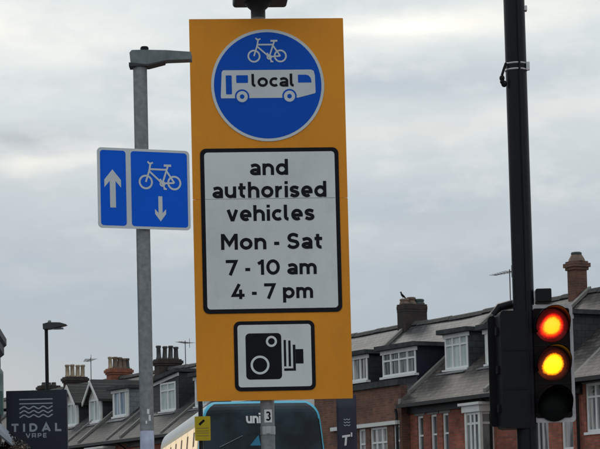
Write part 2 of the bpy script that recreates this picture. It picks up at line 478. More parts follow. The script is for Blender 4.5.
def empty(name, loc=(0,0,0), rz=0, label=None, cat=None, group=None):
    o = bpy.data.objects.new(name, None); C.objects.link(o)
    o.location = loc; o.rotation_euler = (0, 0, rz); o.empty_display_size = .3
    return tag(o, label, cat, group)

def arc(cx, cz, rx, rz, a0, a1, n=10):
    return [(cx+rx*math.cos(R(a0+(a1-a0)*i/n)), cz+rz*math.sin(R(a0+(a1-a0)*i/n))) for i in range(n+1)]

def rrect(x0, x1, z0, z1, r, n=6):
    return (arc(x1-r, z1-r, r, r, 0, 90, n) + arc(x0+r, z1-r, r, r, 90, 180, n) + arc(x0+r, z0+r, r, r, 180, 270, n) + arc(x1-r, z0+r, r, r, 270, 360, n))

# ------------------------------------------------------------------ lettering drawn as strokes (x-height = 1, stroke .26)
H = .13
GL = {
 'a': (.86, [[(.10,.79)] + arc(.42,.60,.31,.275,118,0,9) + [(.73,0)], [(.73,.465),(.44,.455)] + arc(.42,.292,.29,.165,90,270,12) + [(.55,.135),(.73,.27)]]),
 'n': (.93, [[(.13,0),(.13,1)], [(.13,.50)] + arc(.465,.535,.335,.335,165,0,10) + [(.80,0)]]),
 'h': (.93, [[(.13,0),(.13,1.38)], [(.13,.50)] + arc(.465,.535,.335,.335,165,0,10) + [(.80,0)]]),
 'm': (1.42, [[(.13,0),(.13,1)], [(.13,.55)] + arc(.42,.58,.29,.29,165,0,9) + [(.71,0)], [(.71,.55)] + arc(1.0,.58,.29,.29,165,0,9) + [(1.29,0)]]),
 'u': (.93, [[(.80,1),(.80,0)], [(.13,1),(.13,.465)] + arc(.465,.465,.335,.335,180,345,10)]),
 'd': (.98, [[(.85,0),(.85,1.38)], arc(.48,.5,.36,.37,20,340,16)]),
 'p': (.98, [[(.13,-.38),(.13,1)], arc(.50,.5,.36,.37,160,-160,16)]),
 'o': (1.0, [arc(.50,.5,.37,.37,0,360,22)]),
 't': (.66, [[(.27,1.27),(.27,.36)] + arc(.50,.36,.23,.23,180,285,6), [(.02,.87),(.62,.87)]]),
 'r': (.62, [[(.13,0),(.13,1)], [(.13,.48)] + arc(.52,.45,.39,.41,150,85,6)]),
 'i': (.26, [[(.13,0),(.13,1)], [(.13,1.15),(.13,1.40)]]),
 's': (.78, [[(.70,.77)] + arc(.39,.695,.26,.18,55,225,10) + arc(.39,.305,.27,.18,45,-125,10) + [(.07,.235)]]),
 'e': (.94, [[(.13,.465),(.94,.465)], arc(.47,.5,.34,.37,2,308,18)]),
 'v': (.90, [[(.11,1),(.40,.13),(.50,.13),(.79,1)]]),
 'c': (.82, [arc(.49,.5,.36,.37,48,312,16)]),
 'l': (.44, [[(.13,1.38),(.13,.36)] + arc(.35,.36,.22,.23,180,275,6)]),
 'M': (1.32, [[(.13,0),(.13,1.38)], [(1.19,0),(1.19,1.38)], [(.16,1.30),(.66,.46),(1.16,1.30)]]),
 'S': (.98, [[(.87,1.14)] + arc(.50,.965,.34,.285,42,228,11) + arc(.47,.415,.37,.285,50,-150,11) + [(.08,.33)]]),
 '7': (1.0, [[(.02,1.25),(.86,1.25),(.36,0)]]),
 '1': (.56, [[(.40,0),(.40,1.38)], [(.40,1.22),(.04,1.00)]]),
 '0': (1.12, [arc(.56,.69,.43,.56,0,360,24)]),
 '4': (1.12, [[(1.11,.34),(.16,.34),(.68,1.36)], [(.78,0),(.78,.86)]]),
 '3': (.86, [[(.10,1.16)] + arc(.40,.985,.31,.265,110,-70,9), [(.36,.735),(.46,.735)], arc(.40,.40,.34,.28,70,-150,11)]),
 '-': (.42, [[(.01,.50),(.41,.50)]]),
 ' ': (.30, []),
 'T': (.92, [[(.02,1.25),(.90,1.25)], [(.46,1.2),(.46,0)]]),
 'I': (.26, [[(.13,0),(.13,1.38)]]),
 'D': (1.02, [[(.13,0),(.13,1.38)], [(.13,1.25),(.42,1.25)] + arc(.42,.69,.47,.56,90,-90,12) + [(.13,.13)]]),
 'A': (1.12, [[(.10,0),(.56,1.28),(1.02,0)], [(.28,.40),(.84,.40)]]),
 'L': (.80, [[(.13,1.38),(.13,.13),(.80,.13)]]),
 'V': (1.06, [[(.10,1.38),(.49,.10),(.57,.10),(.96,1.38)]]),
 'P': (.92, [[(.13,0),(.13,1.38)], [(.13,1.25),(.50,1.25)] + arc(.50,.92,.30,.33,90,-90,9) + [(.13,.59)]]),
 'E': (.80, [[(.13,0),(.13,1.38)], [(.13,1.25),(.80,1.25)], [(.13,.70),(.74,.70)], [(.13,.13),(.80,.13)]]),
 'R': (1.0, [[(.13,0),(.13,1.38)], [(.13,1.25),(.82,1.25),(.82,0)], [(.13,.55),(.82,.55)]]),
}
def write(mb, text, x0, x1, base, xh, y, mi=0, track=.17, w=.26, dy=-.00008):
    """letters fitted between x0 and x1 on a baseline"""
    adv = sum(GL[c][0] for c in text) + track*(len(text)-1)
    k = (x1-x0)/adv
    cx = 0; j = 0
    for c in text:
        for st in GL[c][1]:
            mb.stroke([(x0+(cx+p[0])*k, base+p[1]*xh) for p in st], w*(k+xh)/2, y+dy*j, mi); j += 1
        cx += GL[c][0]+track
    return mb

def cycle_symbol(mb, wx1, wx2, wz, k, y, mi=0):
    """pedal cycle with its front wheel at wx1; k scales everything to the wheel base"""
    b = abs(wx2-wx1); q = lambda x, z: (wx1 + x*b*(1 if wx2 > wx1 else -1), wz + z*b)
    st = .042*b*k; j = [0]
    def s(pts, w=st, closed=False):
        mb.stroke([q(*p) for p in pts], w, y - .00008*j[0], mi, closed); j[0] += 1
    for cx in (0, 1):
        s(arc(cx, 0, .215, .215, 0, 345, 23), st*1.05, True)
    s([(0,0),(.13,.40),(.17,.62)])                       # fork and steerer
    s([(.08,.70),(.12,.64),(.20,.635),(.26,.67)], st*.9)  # handlebar
    s([(.15,.44),(.72,.44)])                             # top tube
    s([(.14,.36),(.58,-.03)])                            # down tube
    s([(.58,-.03),(.78,.56)])                            # seat tube
    s([(.64,.58),(.90,.585)], st*1.25)                   # saddle
    s([(.73,.40),(1,0)]); s([(.58,-.03),(1,0)])
    s(arc(.58, -.04, .075, .075, 0, 330, 11), st*.9, True)
    s([(.58,-.04),(.66,-.20)]); s([(.62,-.215),(.73,-.215)], st*.9)
    s([(.58,-.04),(.50,.12)])
    return mb

# ------------------------------------------------------------------ ground and roads
RD = Vector((-.137, .9906, 0)); RP = Vector((.9906, .137, 0))       # along and across the bus road
ROW_O = Vector((9.1, 65.8, 0))
ra = math.atan2(.585, 1)
ROW_D = Vector((-math.sin(ra), math.cos(ra), 0)); ROW_N = Vector((-math.cos(ra), -math.sin(ra), 0))

def flat(name, corners, z, mat, thick=0):
    mb = MB()
    if thick: mb.prism([(c.x, c.y) for c in corners], z-thick, z, 'z')
    else: mb.add([(c.x, c.y, z) for c in corners], [tuple(range(len(corners)))])
    return tag(mb.build(name, mat), kind='structure')
flat('ground', [Vector(q) for q in ((-900,-300,0),(900,-300,0),(900,1500,0),(-900,1500,0))], -.13, M['ground'])
def strip(o, u, w, a0, a1, b0, b1): return [o+u*a0+w*b0, o+u*a1+w*b0, o+u*a1+w*b1, o+u*a0+w*b1]
BO = Vector((-.77, 43, 0))
flat('road', strip(BO, RD, RP, -70, 22, -2.0, 7.0), -.122, M['asphalt'])
flat('bus_lane', strip(BO, RD, RP, -60, 14, -1.8, 1.9), -.118, M['red_road'])
flat('side_road', strip(ROW_O, ROW_D, ROW_N, -40, 80, 6.5, 14.5), -.126, M['asphalt'])
for k in range(9):
    tag(MB().add([(c.x, c.y, -.114) for c in strip(BO, RD, RP, -50+k*6, -47+k*6, 2.4, 2.52)], [(0,1,2,3)]).build('road_marking', M['roadpaint']), kind='structure')
flat('pavement', strip(BO, RD, RP, -70, 20, -14.0, -2.3), 0, M['pave'], .129)
flat('kerb', strip(BO, RD, RP, -70, 20, -2.296, -2.0), .004, M['kerb'], .129)
flat('pavement', strip(BO, RD, RP, -70, 8, 7.3, 20), 0, M['pave'], .129)
flat('kerb', strip(BO, RD, RP, -70, 8, 7.0, 7.296), .004, M['kerb'], .129)
flat('pavement', strip(ROW_O, ROW_D, ROW_N, -40, 80, -6, 6.2), 0, M['pave'], .127)
flat('kerb', strip(ROW_O, ROW_D, ROW_N, -40, 80, 6.204, 6.5), .004, M['kerb'], .127)

# ------------------------------------------------------------------ terraced houses
ZR, ZE, TE, SL = 9.15, 6.0, 4.0, .7875       # ridge, eaves, run, slope
HROT = math.atan2(-ROW_D.y, -ROW_D.x)

def roof_z(t): return ZR - SL*t

def window(parent, x0, x1, z0, z1, y, cols=2, trans=None, fw=.07, pane='pane', names=('window', 'pane'), sill=True, pane_child=True, frame='upvc'):
    mb = MB()
    yb = y+.09
    mb.box(x0, x1, y, yb, z1-fw, z1); mb.box(x0, x1, y, yb, z0, z0+fw)
    mb.box(x0, x0+fw, y+.001, yb, z0+fw, z1-fw); mb.box(x1-fw, x1, y+.001, yb, z0+fw, z1-fw)
    for i in range(1, cols):
        xm = x0+(x1-x0)*i/cols
        mb.box(xm-fw*.45, xm+fw*.45, y+.004, yb, z0+fw, z1-fw)
    if trans:
        zt = z0+(z1-z0)*trans
        mb.box(x0+fw, x1-fw, y+.008, yb-.01, zt-fw*.4, zt+fw*.4)
    if sill: mb.box(x0-.06, x1+.06, y-.09, yb-.01, z0-.075, z0-.002)
    w = mb.build(names[0], M[frame], parent)
    p = MB().add([(x0+fw*.5, y+.055, z0+fw*.5), (x1-fw*.5, y+.055, z0+fw*.5), (x1-fw*.5, y+.055, z1-fw*.5), (x0+fw*.5, y+.055, z1-fw*.5)], [(0,1,2,3)])
    p.build(names[1], M[pane], w if pane_child else parent)
    return w

def holed_wall(mb, x0, x1, z0, z1, y0, y1, holes):
    xs = sorted({x0, x1, *[h[0] for h in holes], *[h[1] for h in holes]})
    zs = sorted({z0, z1, *[h[2] for h in holes], *[h[3] for h in holes]})
    xs = [x for x in xs if x0 <= x <= x1]; zs = [z for z in zs if z0 <= z <= z1]
    def solid(i, j):
        if not (0 <= i < len(xs)-1 and 0 <= j < len(zs)-1): return False
        cx, cz = (xs[i]+xs[i+1])/2, (zs[j]+zs[j+1])/2
        return not any(h[0] < cx < h[1] and h[2] < cz < h[3] for h in holes)
    for i in range(len(xs)-1):
        for j in range(len(zs)-1):
            if not solid(i, j): continue
            a, b, c, d = xs[i], xs[i+1], zs[j], zs[j+1]
            v = [(a,y0,c),(b,y0,c),(b,y0,d),(a,y0,d),(a,y1,c),(b,y1,c),(b,y1,d),(a,y1,d)]
            fs = [(0,1,2,3),(5,4,7,6)]
            if not solid(i-1, j): fs.append((4,0,3,7))
            if not solid(i+1, j): fs.append((1,5,6,2))
            if not solid(i, j-1): fs.append((4,5,1,0))
            if not solid(i, j+1): fs.append((3,2,6,7))
            mb.add(v, fs)

def dormer(house, x0, x1, t, zb, zt, clad, win, pane='pane', style='flat', face=None, cols=2, trans=None, rise=0.0, over=.16):
    """box dormer: front at depth t before the ridge; win=(wx0,wx1,wz0,wz1)"""
    y = -t
    yb = lambda z: -(ZR-z)/SL + .25
    fr = MB()
    holed_wall(fr, x0, x1, min(zb, roof_z(t))-.03, zt, y, y+.06, [win])
    d = fr.build('dormer', M[face or clad], house)
    zu = zt
    for a, b in ((x0, x0+.06), (x1-.06, x1)):
        ck = MB().prism([(y+.062, roof_z(t-.062)-.2), (y+.062, zu), (yb(zu), zu), (yb(zu), roof_z(-yb(zu))-.2)], a, b, 'x')
        ck.build('cheek', M[clad], d)
    if style == 'flat':
        rf = MB()
        za, zc = zt+.004, zt+.004+rise
        prof = lambda x: za + (zc-za)*(x-x0)/(x1-x0)
        xa, xb = x0-over, x1+over
        pts = [(xa, prof(xa)), (xb, prof(xb)), (xb, prof(xb)+.13), (xa, prof(xa)+.15)]
        rf.prism(pts, y-.22, yb(zt+.1)+.1, 'y')
        rf.build('dormer_roof', M['felt'], d)
        fc = MB()
        fc.prism([(x0-.05, prof(x0)-.14), (x1+.05, prof(x1)-.14), (x1+.05, prof(x1)-.01), (x0-.05, prof(x0)-.01)], y-.05, y-.003, 'y')
        fc.build('fascia', M['paint_white'], d)
        if rise:
            gp = MB().prism([(x0, zt+.002), (x1, zt+.002), (x1, zt+rise-.004)], y+.002, y+.058, 'y'); gp.build('gable_panel', M[clad], d)
            gp = MB().prism([(y+.064, zt+.002), (y+.064, zt+rise-.01), (yb(zt+rise), zt+rise-.01), (yb(zt), zt+.002)], x1-.058, x1-.002, 'x'); gp.build('cheek', M[clad], d)
    elif style == 'gable':
        xm = (x0+x1)/2; za = zt+(x1-x0)*.55
        g = MB().prism([(x0, zt+.002), (x1, zt+.002), (xm, za)], y+.001, y+.05, 'y'); g.build('gable_panel', M['paint_white'], d)
        rf = MB()
        o = .18; sl = (za-zt)/(xm-x0)
        yend = yb(za)+.3
        for sx in (-1, 1):
            xe = xm+sx*((x1-x0)/2+o)
            pts = [(xm, za+.02), (xe, za+.02-sl*abs(xe-xm)), (xe, za+.12-sl*abs(xe-xm)), (xm, za+.12)]
            rf.prism(pts, y-.2, yend, 'y')
        rf.build('dormer_roof', M['slate_dark'], d)
        bb = MB()
        for sx in (-1, 1):
            xe = xm+sx*((x1-x0)/2+o)
            pts = [(xm, za-.10), (xe, za-.10-sl*abs(xe-xm)), (xe, za+.06-sl*abs(xe-xm)), (xm, za+.06)]
            bb.prism(pts, y-.25, y-.203, 'y')
        bb.build('bargeboard', M['paint_white'], d)
    window(d, *win, y-.03, cols, trans, pane=pane, names=('window_frame', 'pane'), pane_child=False)
    ap = MB().prism([(y-.30, roof_z(t+.30)+.03), (y-.005, zb-.01), (y-.005, zb+.02), (y-.30, roof_z(t+.30)+.06)], x0-.08, x1+.08, 'x')
    if abs(zb-roof_z(t)) < .15: ap.build('lead_apron', M['lead'], d)
    return d

def chimney(house, x, y, z0, zt, wx, wy, mat, pots, cap=.09, potmat='pot_cream', face=None):
    ch = MB()
    ch.box(x-wx/2, x+wx/2, y-wy/2, y+wy/2, z0, zt-.28)
    ch.box(x-wx/2-cap*.5, x+wx/2+cap*.5, y-wy/2-cap*.5, y+wy/2+cap*.5, zt-.28, zt-.19)
    ch.box(x-wx/2-cap, x+wx/2+cap, y-wy/2-cap, y+wy/2+cap, zt-.19, zt-.06)
    ch.box(x-wx/2-cap*.4, x+wx/2+cap*.4, y-wy/2-cap*.4, y+wy/2+cap*.4, zt-.06, zt)
    c = ch.build('chimney', M[mat], house, bevel=.012)
    for (py, h, r, pm) in pots:
        h *= random.uniform(.92, 1.06); tx_, ty_ = random.uniform(-.05, .05), random.uniform(-.05, .05)
        pb = MB().lathe([(r*1.15, zt-.02), (r*1.2, zt+.05), (r, zt+.09), (r*.86, zt+h-.10), (r*1.1, zt+h-.08), (r*1.12, zt+h-.02), (r*.95, zt+h), (r*.7, zt+h), (r*.7, zt+h-.15)], x, y+py, 12)
        pb.v = [(a+(q-zt)*tx_, b_+(q-zt)*ty_, q) for a, b_, q in pb.v]
        pb.build('chimney_pot', M[pm], c)
    return c

def aerial(chim, x, y, z0, z1, boom, n=7, back=.35, el=.28, dirx=0.9, diry=-.2):
    mb = MB()
    mb.tube([(x, y, z0), (x, y, z1)], .018, 6)
    L_ = math.hypot(dirx, diry); ux, uy = dirx/L_, diry/L_
    a = Vector((x-ux*back, y-uy*back, z1-.08)); b = Vector((x+ux*boom, y+uy*boom, z1-.08))
    mb.tube([a, b], .013, 6)
    for i in range(n):
        p = a.lerp(b, i/(n-1)); e = el*(1-.4*i/(n-1))
        mb.tube([p+Vector((-uy, ux, 0))*e, p-Vector((-uy, ux, 0))*e], .007, 5)
    mb.tube([a+Vector((0,0,.2)), a-Vector((0,0,.2))], .01, 5)
    return mb.build('aerial', M['aerial'], chim)

def house(s0, s1, label, brick='brick', slate='slate', windows=(), front_top=None, coping='coping', ground=True, door_x=None, lintels=True, lift=0.0):
    """terraced house between s0 (right) and s1 (left) along the row"""
    sc = (s0+s1)/2; w = s1-s0; hx = w/2-.004
    p = ROW_O+ROW_D*sc
    h = empty('terraced_house', (p.x, p.y, lift), HROT, label, 'house', 'terraced houses along the far street')
    X = lambda s: sc-s
    ft = front_top or 5.86
    yw = -TE-.03 if front_top else -3.72
    wl = MB()
    holes = [(X(b), X(a), z0, z1) for (a, b, z0, z1, *_r) in windows]
    dx = door_x if door_x is not None else hx-.9
    gh = [(-hx+.5, dx-.65, .75, 2.5), (dx-.45, dx+.45, .0, 2.3)]
    holed_wall(wl, -hx, hx, 0, ft, yw, yw+.25, holes+gh)
    wl.box(-hx, hx, 3.5, 3.75, 0, 5.86)
    if lift: wl.box(-hx, hx, yw-.02, yw+.2, -lift, -.001)
    for sx in (-hx, hx-.22):
        wl.prism([(yw+.252, 0), (3.498, 0), (3.498, 5.9), (0, ZR-.16), (yw+.252, roof_z(-yw-.252)-.16)], sx, sx+.22, 'x')
    wl.build('wall', M[brick], h)
    rnd = random.Random(int(s0*10)+500)
    sag = rnd.uniform(.03, .07); ph = rnd.uniform(0, 6)
    def dip(x):
        u = (x+hx)/(2*hx)
        return -sag*math.sin(PI*min(max(u, 0), 1)) + .012*math.sin(9*u+ph)*math.sin(PI*u)
    if front_top: prof = [(-TE+.24, roof_z(TE-.24)-.1), (-TE+.24, roof_z(TE-.24)), (-2, roof_z(2)), (0, ZR), (TE+.1, ZE-.02), (TE+.1, ZE-.14), (0, ZR-.14)]
    else: prof = [(-TE-.12, ZE-.18), (-TE-.12, ZE-.06), (-2, roof_z(2)-.01), (0, ZR), (TE+.1, ZE-.02), (TE+.1, ZE-.14), (0, ZR-.14)]
    wt = [0, 0, .7, 1, 0, 0, 1]
    rf = MB(); ns = 10; npf = len(prof); rv = []
    for i in range(ns+1):
        x = -hx+2*hx*i/ns
        rv += [(x, p_[0], p_[1]+dip(x)*k_) for p_, k_ in zip(prof, wt)]
    rf.add(rv, [(i*npf+k, (i+1)*npf+k, (i+1)*npf+(k+1) % npf, i*npf+(k+1) % npf) for i in range(ns) for k in range(npf)])
    rf.add(rv[:npf], [tuple(range(npf))]); rf.add(rv[-npf:], [tuple(range(npf))[::-1]])
    roof = rf.build('roof', M[slate], h)
    rt = MB(); n = int(w/.45)
    for i in range(n):
        a = -hx+2*hx*i/n; b = -hx+2*hx*(i+1)/n; zo = dip((a+b)/2)+rnd.uniform(-.010, .010)
        rt.prism([(-.17, ZR-.08+zo), (-.11, ZR+.035+zo), (0, ZR+.075+zo), (.11, ZR+.035+zo), (.17, ZR-.08+zo)], a+.006, b-.006, 'x')
    rt.build('ridge_tiles', M['pot_dark'], roof)
    # party wall coping at the right-hand edge
    cp = MB().prism([(-TE-.05, ZE-.05), (-TE-.05, ZE+.10), (0, ZR+.14), (0, ZR+.03)], hx-.15, hx, 'x')
    cp.build('coping', M[coping], roof)
    if s0 > 18:
        MB().prism([(-TE-.08, ZE-.03), (-TE-.08, ZE+.045), (-1.9, roof_z(1.9)+.05), (-1.9, roof_z(1.9)-.06)], -.06+w*.17, .06+w*.17, 'x').build('verge_strip', M[coping], roof)
    if not front_top:
        g = MB(); g.prism([(-TE-.25, ZE-.19), (-TE-.25, ZE-.08), (-TE-.13, ZE-.08), (-TE-.13, ZE-.19)], -hx, hx, 'x')
        g.box(-hx, hx, yw-.10, yw-.003, (5.62 if s0 < 20 else 5.76)+lift*1.6, 5.86)
        g.build('gutter', M['gutter'], h)
    dp = MB().tube([(hx-.14, yw-.09, 0), (hx-.14, yw-.09, 5.6), (hx-.14, -TE-.16, 5.8)], .045, 8).build('drainpipe', M['gutter'], h)
    for q in windows:
        a, b, z0, z1 = q[:4]
        cols = q[4] if len(q) > 4 else 2; tr = q[5] if len(q) > 5 else .7; pn = q[6] if len(q) > 6 else 'pane'
        window(h, X(b), X(a), z0, z1, yw+.05, cols, tr, pane=pn)
    if lintels and windows:
        for q in windows:
            MB().box(X(q[1])-.12, X(q[0])+.12, yw-.02, yw-.002, q[3]+.002, q[3]+.16).build('lintel', M['coping'], h)
    window(h, *gh[0], yw+.06, 3, .75)
    d = MB().box(gh[1][0]+.01, gh[1][1]-.01, yw+.08, yw+.13, .02, 2.29).build('door', M['door'], h)
    MB().blob((gh[1][0]+.1, yw+.06, 1.05), (.03, .025, .03)).build('handle', M['alu'], d)
    return h, X

def bay(h, x0, x1, z0, z1, yw, proj=.50, pane='pane', cols=3, cap=.20):
    """square white bay: lights across its front, one wide light in each cheek, a flat cornice"""
    mb = MB(); y = yw-proj; g = .004
    mb.box(x0-.06, x1+.06, y-.06, yw-g, z1, z1+cap)
    mb.box(x0-.14, x1+.14, y-.14, yw-g, z1+cap, z1+cap+.08)
    mb.box(x0, x1, y, yw-g, z0-.9, z0)
    mb.box(x0-.05, x1+.05, y-.05, yw-g, z0+.001, z0+.06)
    zb = z0+.061; zt = z0+(z1-z0)*.72
    for px in (x0, x1-.10):
        mb.box(px, px+.10, y, y+.10, zb, z1-.001)
        mb.box(px, px+.10, yw-.09, yw-g, zb, z1-.001)
    for i in range(1, cols):
        px = x0+.1+(x1-x0-.2)*i/cols
        mb.box(px-.04, px+.04, y+.012, y+.08, zb, z1-.001)
    mb.box(x0+.1, x1-.1, y+.018, y+.07, zt-.035, zt+.035)
    mb.box(x0+.1, x1-.1, y+.020, y+.068, z1-.08, z1-.002)
    for sx in (x0+.018, x1-.078):
        mb.box(sx, sx+.06, y+.10, yw-.09, zt-.035, zt+.035)
        mb.box(sx, sx+.06, y+.10, yw-.09, z1-.08, z1-.002)
    o = mb.build('bay_window', M['paint_white'], h)
    pn = MB()
    ym = y+.045; xa, xb = x0+.045, x1-.045
    q = [(xa, yw-.05), (xa, ym), (xb, ym), (xb, yw-.05)]
    pn.add([(c[0], c[1], z) for c in q for z in (zb, z1)], [(0,2,3,1), (2,4,5,3), (4,6,7,5)])
    pn.build('pane', M[pane], o)
    return o

# right-hand house, brick wall and tall white window beside the signal
hA, X = house(-9.2, -4.0, 'red brick terraced house with a tall white window, right of the traffic light', 'brick', 'slate_brown',
              windows=[(-5.35, -4.10, 4.42, 5.78, 3, .72, 'pane_curtain')], coping='coping', lift=.12)
# house with the dormer hidden behind the signal
hB, X = house(-4.0, .2, 'terraced house mostly hidden behind the lit traffic light head', 'brick', 'slate_brown',
              windows=[(-2.36, -1.75, 4.1, 5.5, 1, .7, 'pane_curtain'), (-3.50, -2.96, 4.1, 5.5, 1, .7, 'pane_curtain')])
dormer(hB, X(-.9), X(-2.4), 2.75, 6.95, 8.07, 'hung_slate', (X(-1.05), X(-2.2), 7.05, 8.0), cols=2)
# two-dormer house with the white bay
hC, X = house(.2, 4.85, 'terraced house with slim red chimney, white framed dormers and white bay, left of traffic light', 'brick', 'slate_brown',
              windows=[(4.10, 4.45, 3.9, 5.54, 1, .62, 'pane'), (3.35, 3.70, 3.9, 5.54, 1, .62, 'pane'), (2.70, 3.05, 3.9, 5.54, 1, .62, 'pane')])
dormer(hC, X(4.28), X(2.96), 2.7, 6.92, 8.10, 'hung_green', (X(4.25), X(2.99), 6.98, 8.07), pane='pane_pale', cols=3, trans=.70)
dormer(hC, X(2.10), X(.95), 2.7, 6.92, 8.05, 'hung_slate', (X(1.98), X(1.05), 6.98, 7.95), pane='pane_pale', cols=2, face='paint_white')
bay(hC, X(1.12), X(.32), 4.2, 5.42, -3.72, .5, 'pane_mixed', cols=3)
aerial(hC, X(4.55), .1, 8.9, 10.35, .95, back=.12, dirx=-1, diry=.05)
MB().prism([(-.9, 7.35+.98), (-.45, 7.35+1.33), (.0, ZR+.1), (0, ZR+.25), (-.9, 8.62)], X(2.6)-.25, X(2.6)+.25, 'x').build('roof_vent', M['lead'], hC)
# raised brick front with two flush dormers
cA = chimney(hC, X(.78), -.08, 8.3, 10.12, .40, .46, 'brick2', [(0, .30, .15, 'pot_green')], cap=.09)
MB().lathe([(.27, 10.12), (.24, 10.20), (.17, 10.32)], X(.78), -.08, 8, smooth=False).build('chimney_cap', M['pot_brown'], cA)
hD, X = house(4.85, 10.2, 'terraced house with raised brown brick front and two dormers flush with its wall', 'brick2', 'slate',
              windows=[(7.75, 8.35, 4.0, 5.30, 1, .62, 'pane_curtain'), (7.02, 7.45, 4.0, 5.30, 1, .62, 'pane_curtain'), (5.72, 6.75, 4.0, 5.30, 3, .62, 'pane_curtain'), (4.98, 5.35, 4.0, 5.30, 1, .62, 'pane_curtain')],
              front_top=6.55, lintels=False)
MB().box(X(9.0), X(4.95), -TE-.16, -TE-.034, 5.32, 5.44).build('white_band', M['paint_white'], hD)
MB().box(X(10.19), X(4.86), -TE-.14, -TE+.2, 6.554, 6.74).build('parapet_gutter', M['felt'], hD)
dormer(hD, X(9.95), X(8.12), 3.15, 6.86, 7.84, 'hung_slate', (X(9.91), X(8.16), 6.98, 7.81), pane='pane_curtain', cols=4)
dormer(hD, X(7.26), X(5.22), 3.15, 6.86, 7.84, 'navy', (X(7.22), X(5.26), 6.98, 7.81), pane='pane_mixed', cols=4, trans=.62)
hE, X = house(10.2, 15.2, 'terraced house with the thick sooty chimney on which a black bird perches', 'brick', 'slate', windows=[(11, 12.2, 4.1, 5.4, 2, .7), (13, 14.2, 4.1, 5.4, 2, .7)])
cE = chimney(hE, X(10.28), .05, 8.3, 9.82, .50, .92, 'brick_dark', [(-.30, .20, .15, 'pot_brown'), (-.02, .27, .15, 'pot_brown'), (.30, .20, .17, 'pot_green')], cap=.015)
hF, X = house(15.2, 19.9, 'terraced house standing behind the left half of the bus and the orange sign', 'brick', 'slate_dark', windows=[(16, 17.2, 4.1, 5.4, 2, .7), (18, 19.2, 4.1, 5.4, 2, .7)])
dormer(hF, X(18.4), X(16.6), 2.7, 6.95, 8.05, 'hung_slate', (X(18.2), X(16.8), 7.0, 7.95), cols=2)
hG, X = house(19.9, 25.2, 'terraced house with the wide dark clad dormer, directly left of the orange sign', 'brick', 'slate_dark', windows=[(20.6, 21.8, 4.1, 5.4, 2, .7), (23.5, 24.7, 4.1, 5.4, 2, .7)])
dormer(hG, X(25.15), X(22.75), 2.7, 6.92, 8.13, 'hung_slate', (X(24.3), X(22.98), 6.98, 8.1), pane='pane_pale', cols=2, trans=.72, rise=.3, over=.12)
dormer(hG, X(21.4), X(20.0), 2.7, 6.92, 8.13, 'hung_slate', (X(21.3), X(20.1), 6.98, 8.1), pane='pane_pale', cols=2, face='paint_white')
aerial(hG, X(26.2-1.2), .1, 8.9, 11.0, 1.2, back=.1, dirx=-1, diry=.2)
hH, X = house(25.2, 29.2, 'terraced house with a pale grey dormer, behind the grey post of the blue sign', 'brick', 'slate_dark', windows=[])
dormer(hH, X(28.75), X(27.3), 2.7, 6.98, 8.15, 'hung_grey', (X(28.6), X(27.45), 7.05, 8.1), pane='pane_blue', cols=2, face='paint_white')
cH = chimney(hH, X(29.0), 0, 8.3, 9.53, .46, 1.02, 'brick_dark', [(-.40, .58, .10, 'pot_dark'), (-.13, .58, .10, 'pot_dark'), (.14, .58, .10, 'pot_dark'), (.41, .58, .10, 'pot_dark')])
aerial(cH, X(28.6), .65, 9, 10.3, .5, dirx=.6, diry=-1)
bay(hH, X(28.0), X(26.5), 4.2, 5.46, -3.72, .45, 'pane_mixed')
hI, X = house(29.2, 33.9, 'terraced house with two small white gabled dormers and the orange brick chimney', 'brick', 'slate_dark', windows=[])
dormer(hI, X(30.98), X(29.75), 2.75, 6.88, 7.95, 'hung_slate', (X(30.88), X(29.85), 6.95, 7.9), pane='pane_pale', style='gable', face='paint_white')
dormer(hI, X(33.35), X(32.12), 2.75, 6.88, 7.95, 'hung_slate', (X(33.25), X(32.22), 6.95, 7.9), pane='pane_pale', style='gable', face='paint_white')
bay(hI, X(33.0), X(31.6), 4.2, 5.46, -3.72, .5, 'pane_mixed')
cI = chimney(hI, X(33.75), 0, 8.3, 9.53, .48, .98, 'brick_orange', [(-.40, .55, .09, 'pot_cream'), (-.17, .50, .11, 'pot_brown'), (.05, .50, .11, 'pot_brown'), (.27, .50, .11, 'pot_brown'), (.42, .46, .10, 'pot_dark')])
bay(hI, X(30.9), X(29.5), 4.2, 5.46, -3.72, .45, 'pane_mixed')
hJ, X = house(33.9, 38.5, 'terraced house under the chimney with four cream pots', 'brick', 'slate_dark', windows=[(35, 36.2, 4.1, 5.4, 2, .7)])
cJ = chimney(hJ, X(38.4), 0, 8.3, 9.53, .46, .98, 'brick_dark', [(-.37, .56, .10, 'pot_cream'), (-.12, .56, .10, 'pot_cream'), (.13, .56, .10, 'pot_cream'), (.38, .56, .10, 'pot_cream')])
aerial(cJ, X(37.3), .3, 8.8, 10.35, 1.3, back=.08, dirx=-1, diry=.3)
hK, X = house(38.5, 43.2, 'terraced house mostly behind the dark vape shop sign, with stubby dark pots on its ridge', 'brick', 'slate_dark', windows=[(40, 41.2, 4.1, 5.4, 2, .7)])
chimney(hK, X(41.6), .1, 8.4, 9.38, .46, .9, 'brick_dark', [(-.25, .16, .10, 'pot_dark'), (.0, .16, .10, 'pot_dark'), (.25, .16, .10, 'pot_dark')])
hL, X = house(43.2, 48.5, 'terraced house at the far left end of the row, above the vape sign', 'brick', 'slate_dark', windows=[(45, 46.2, 4.1, 5.4, 2, .7)])

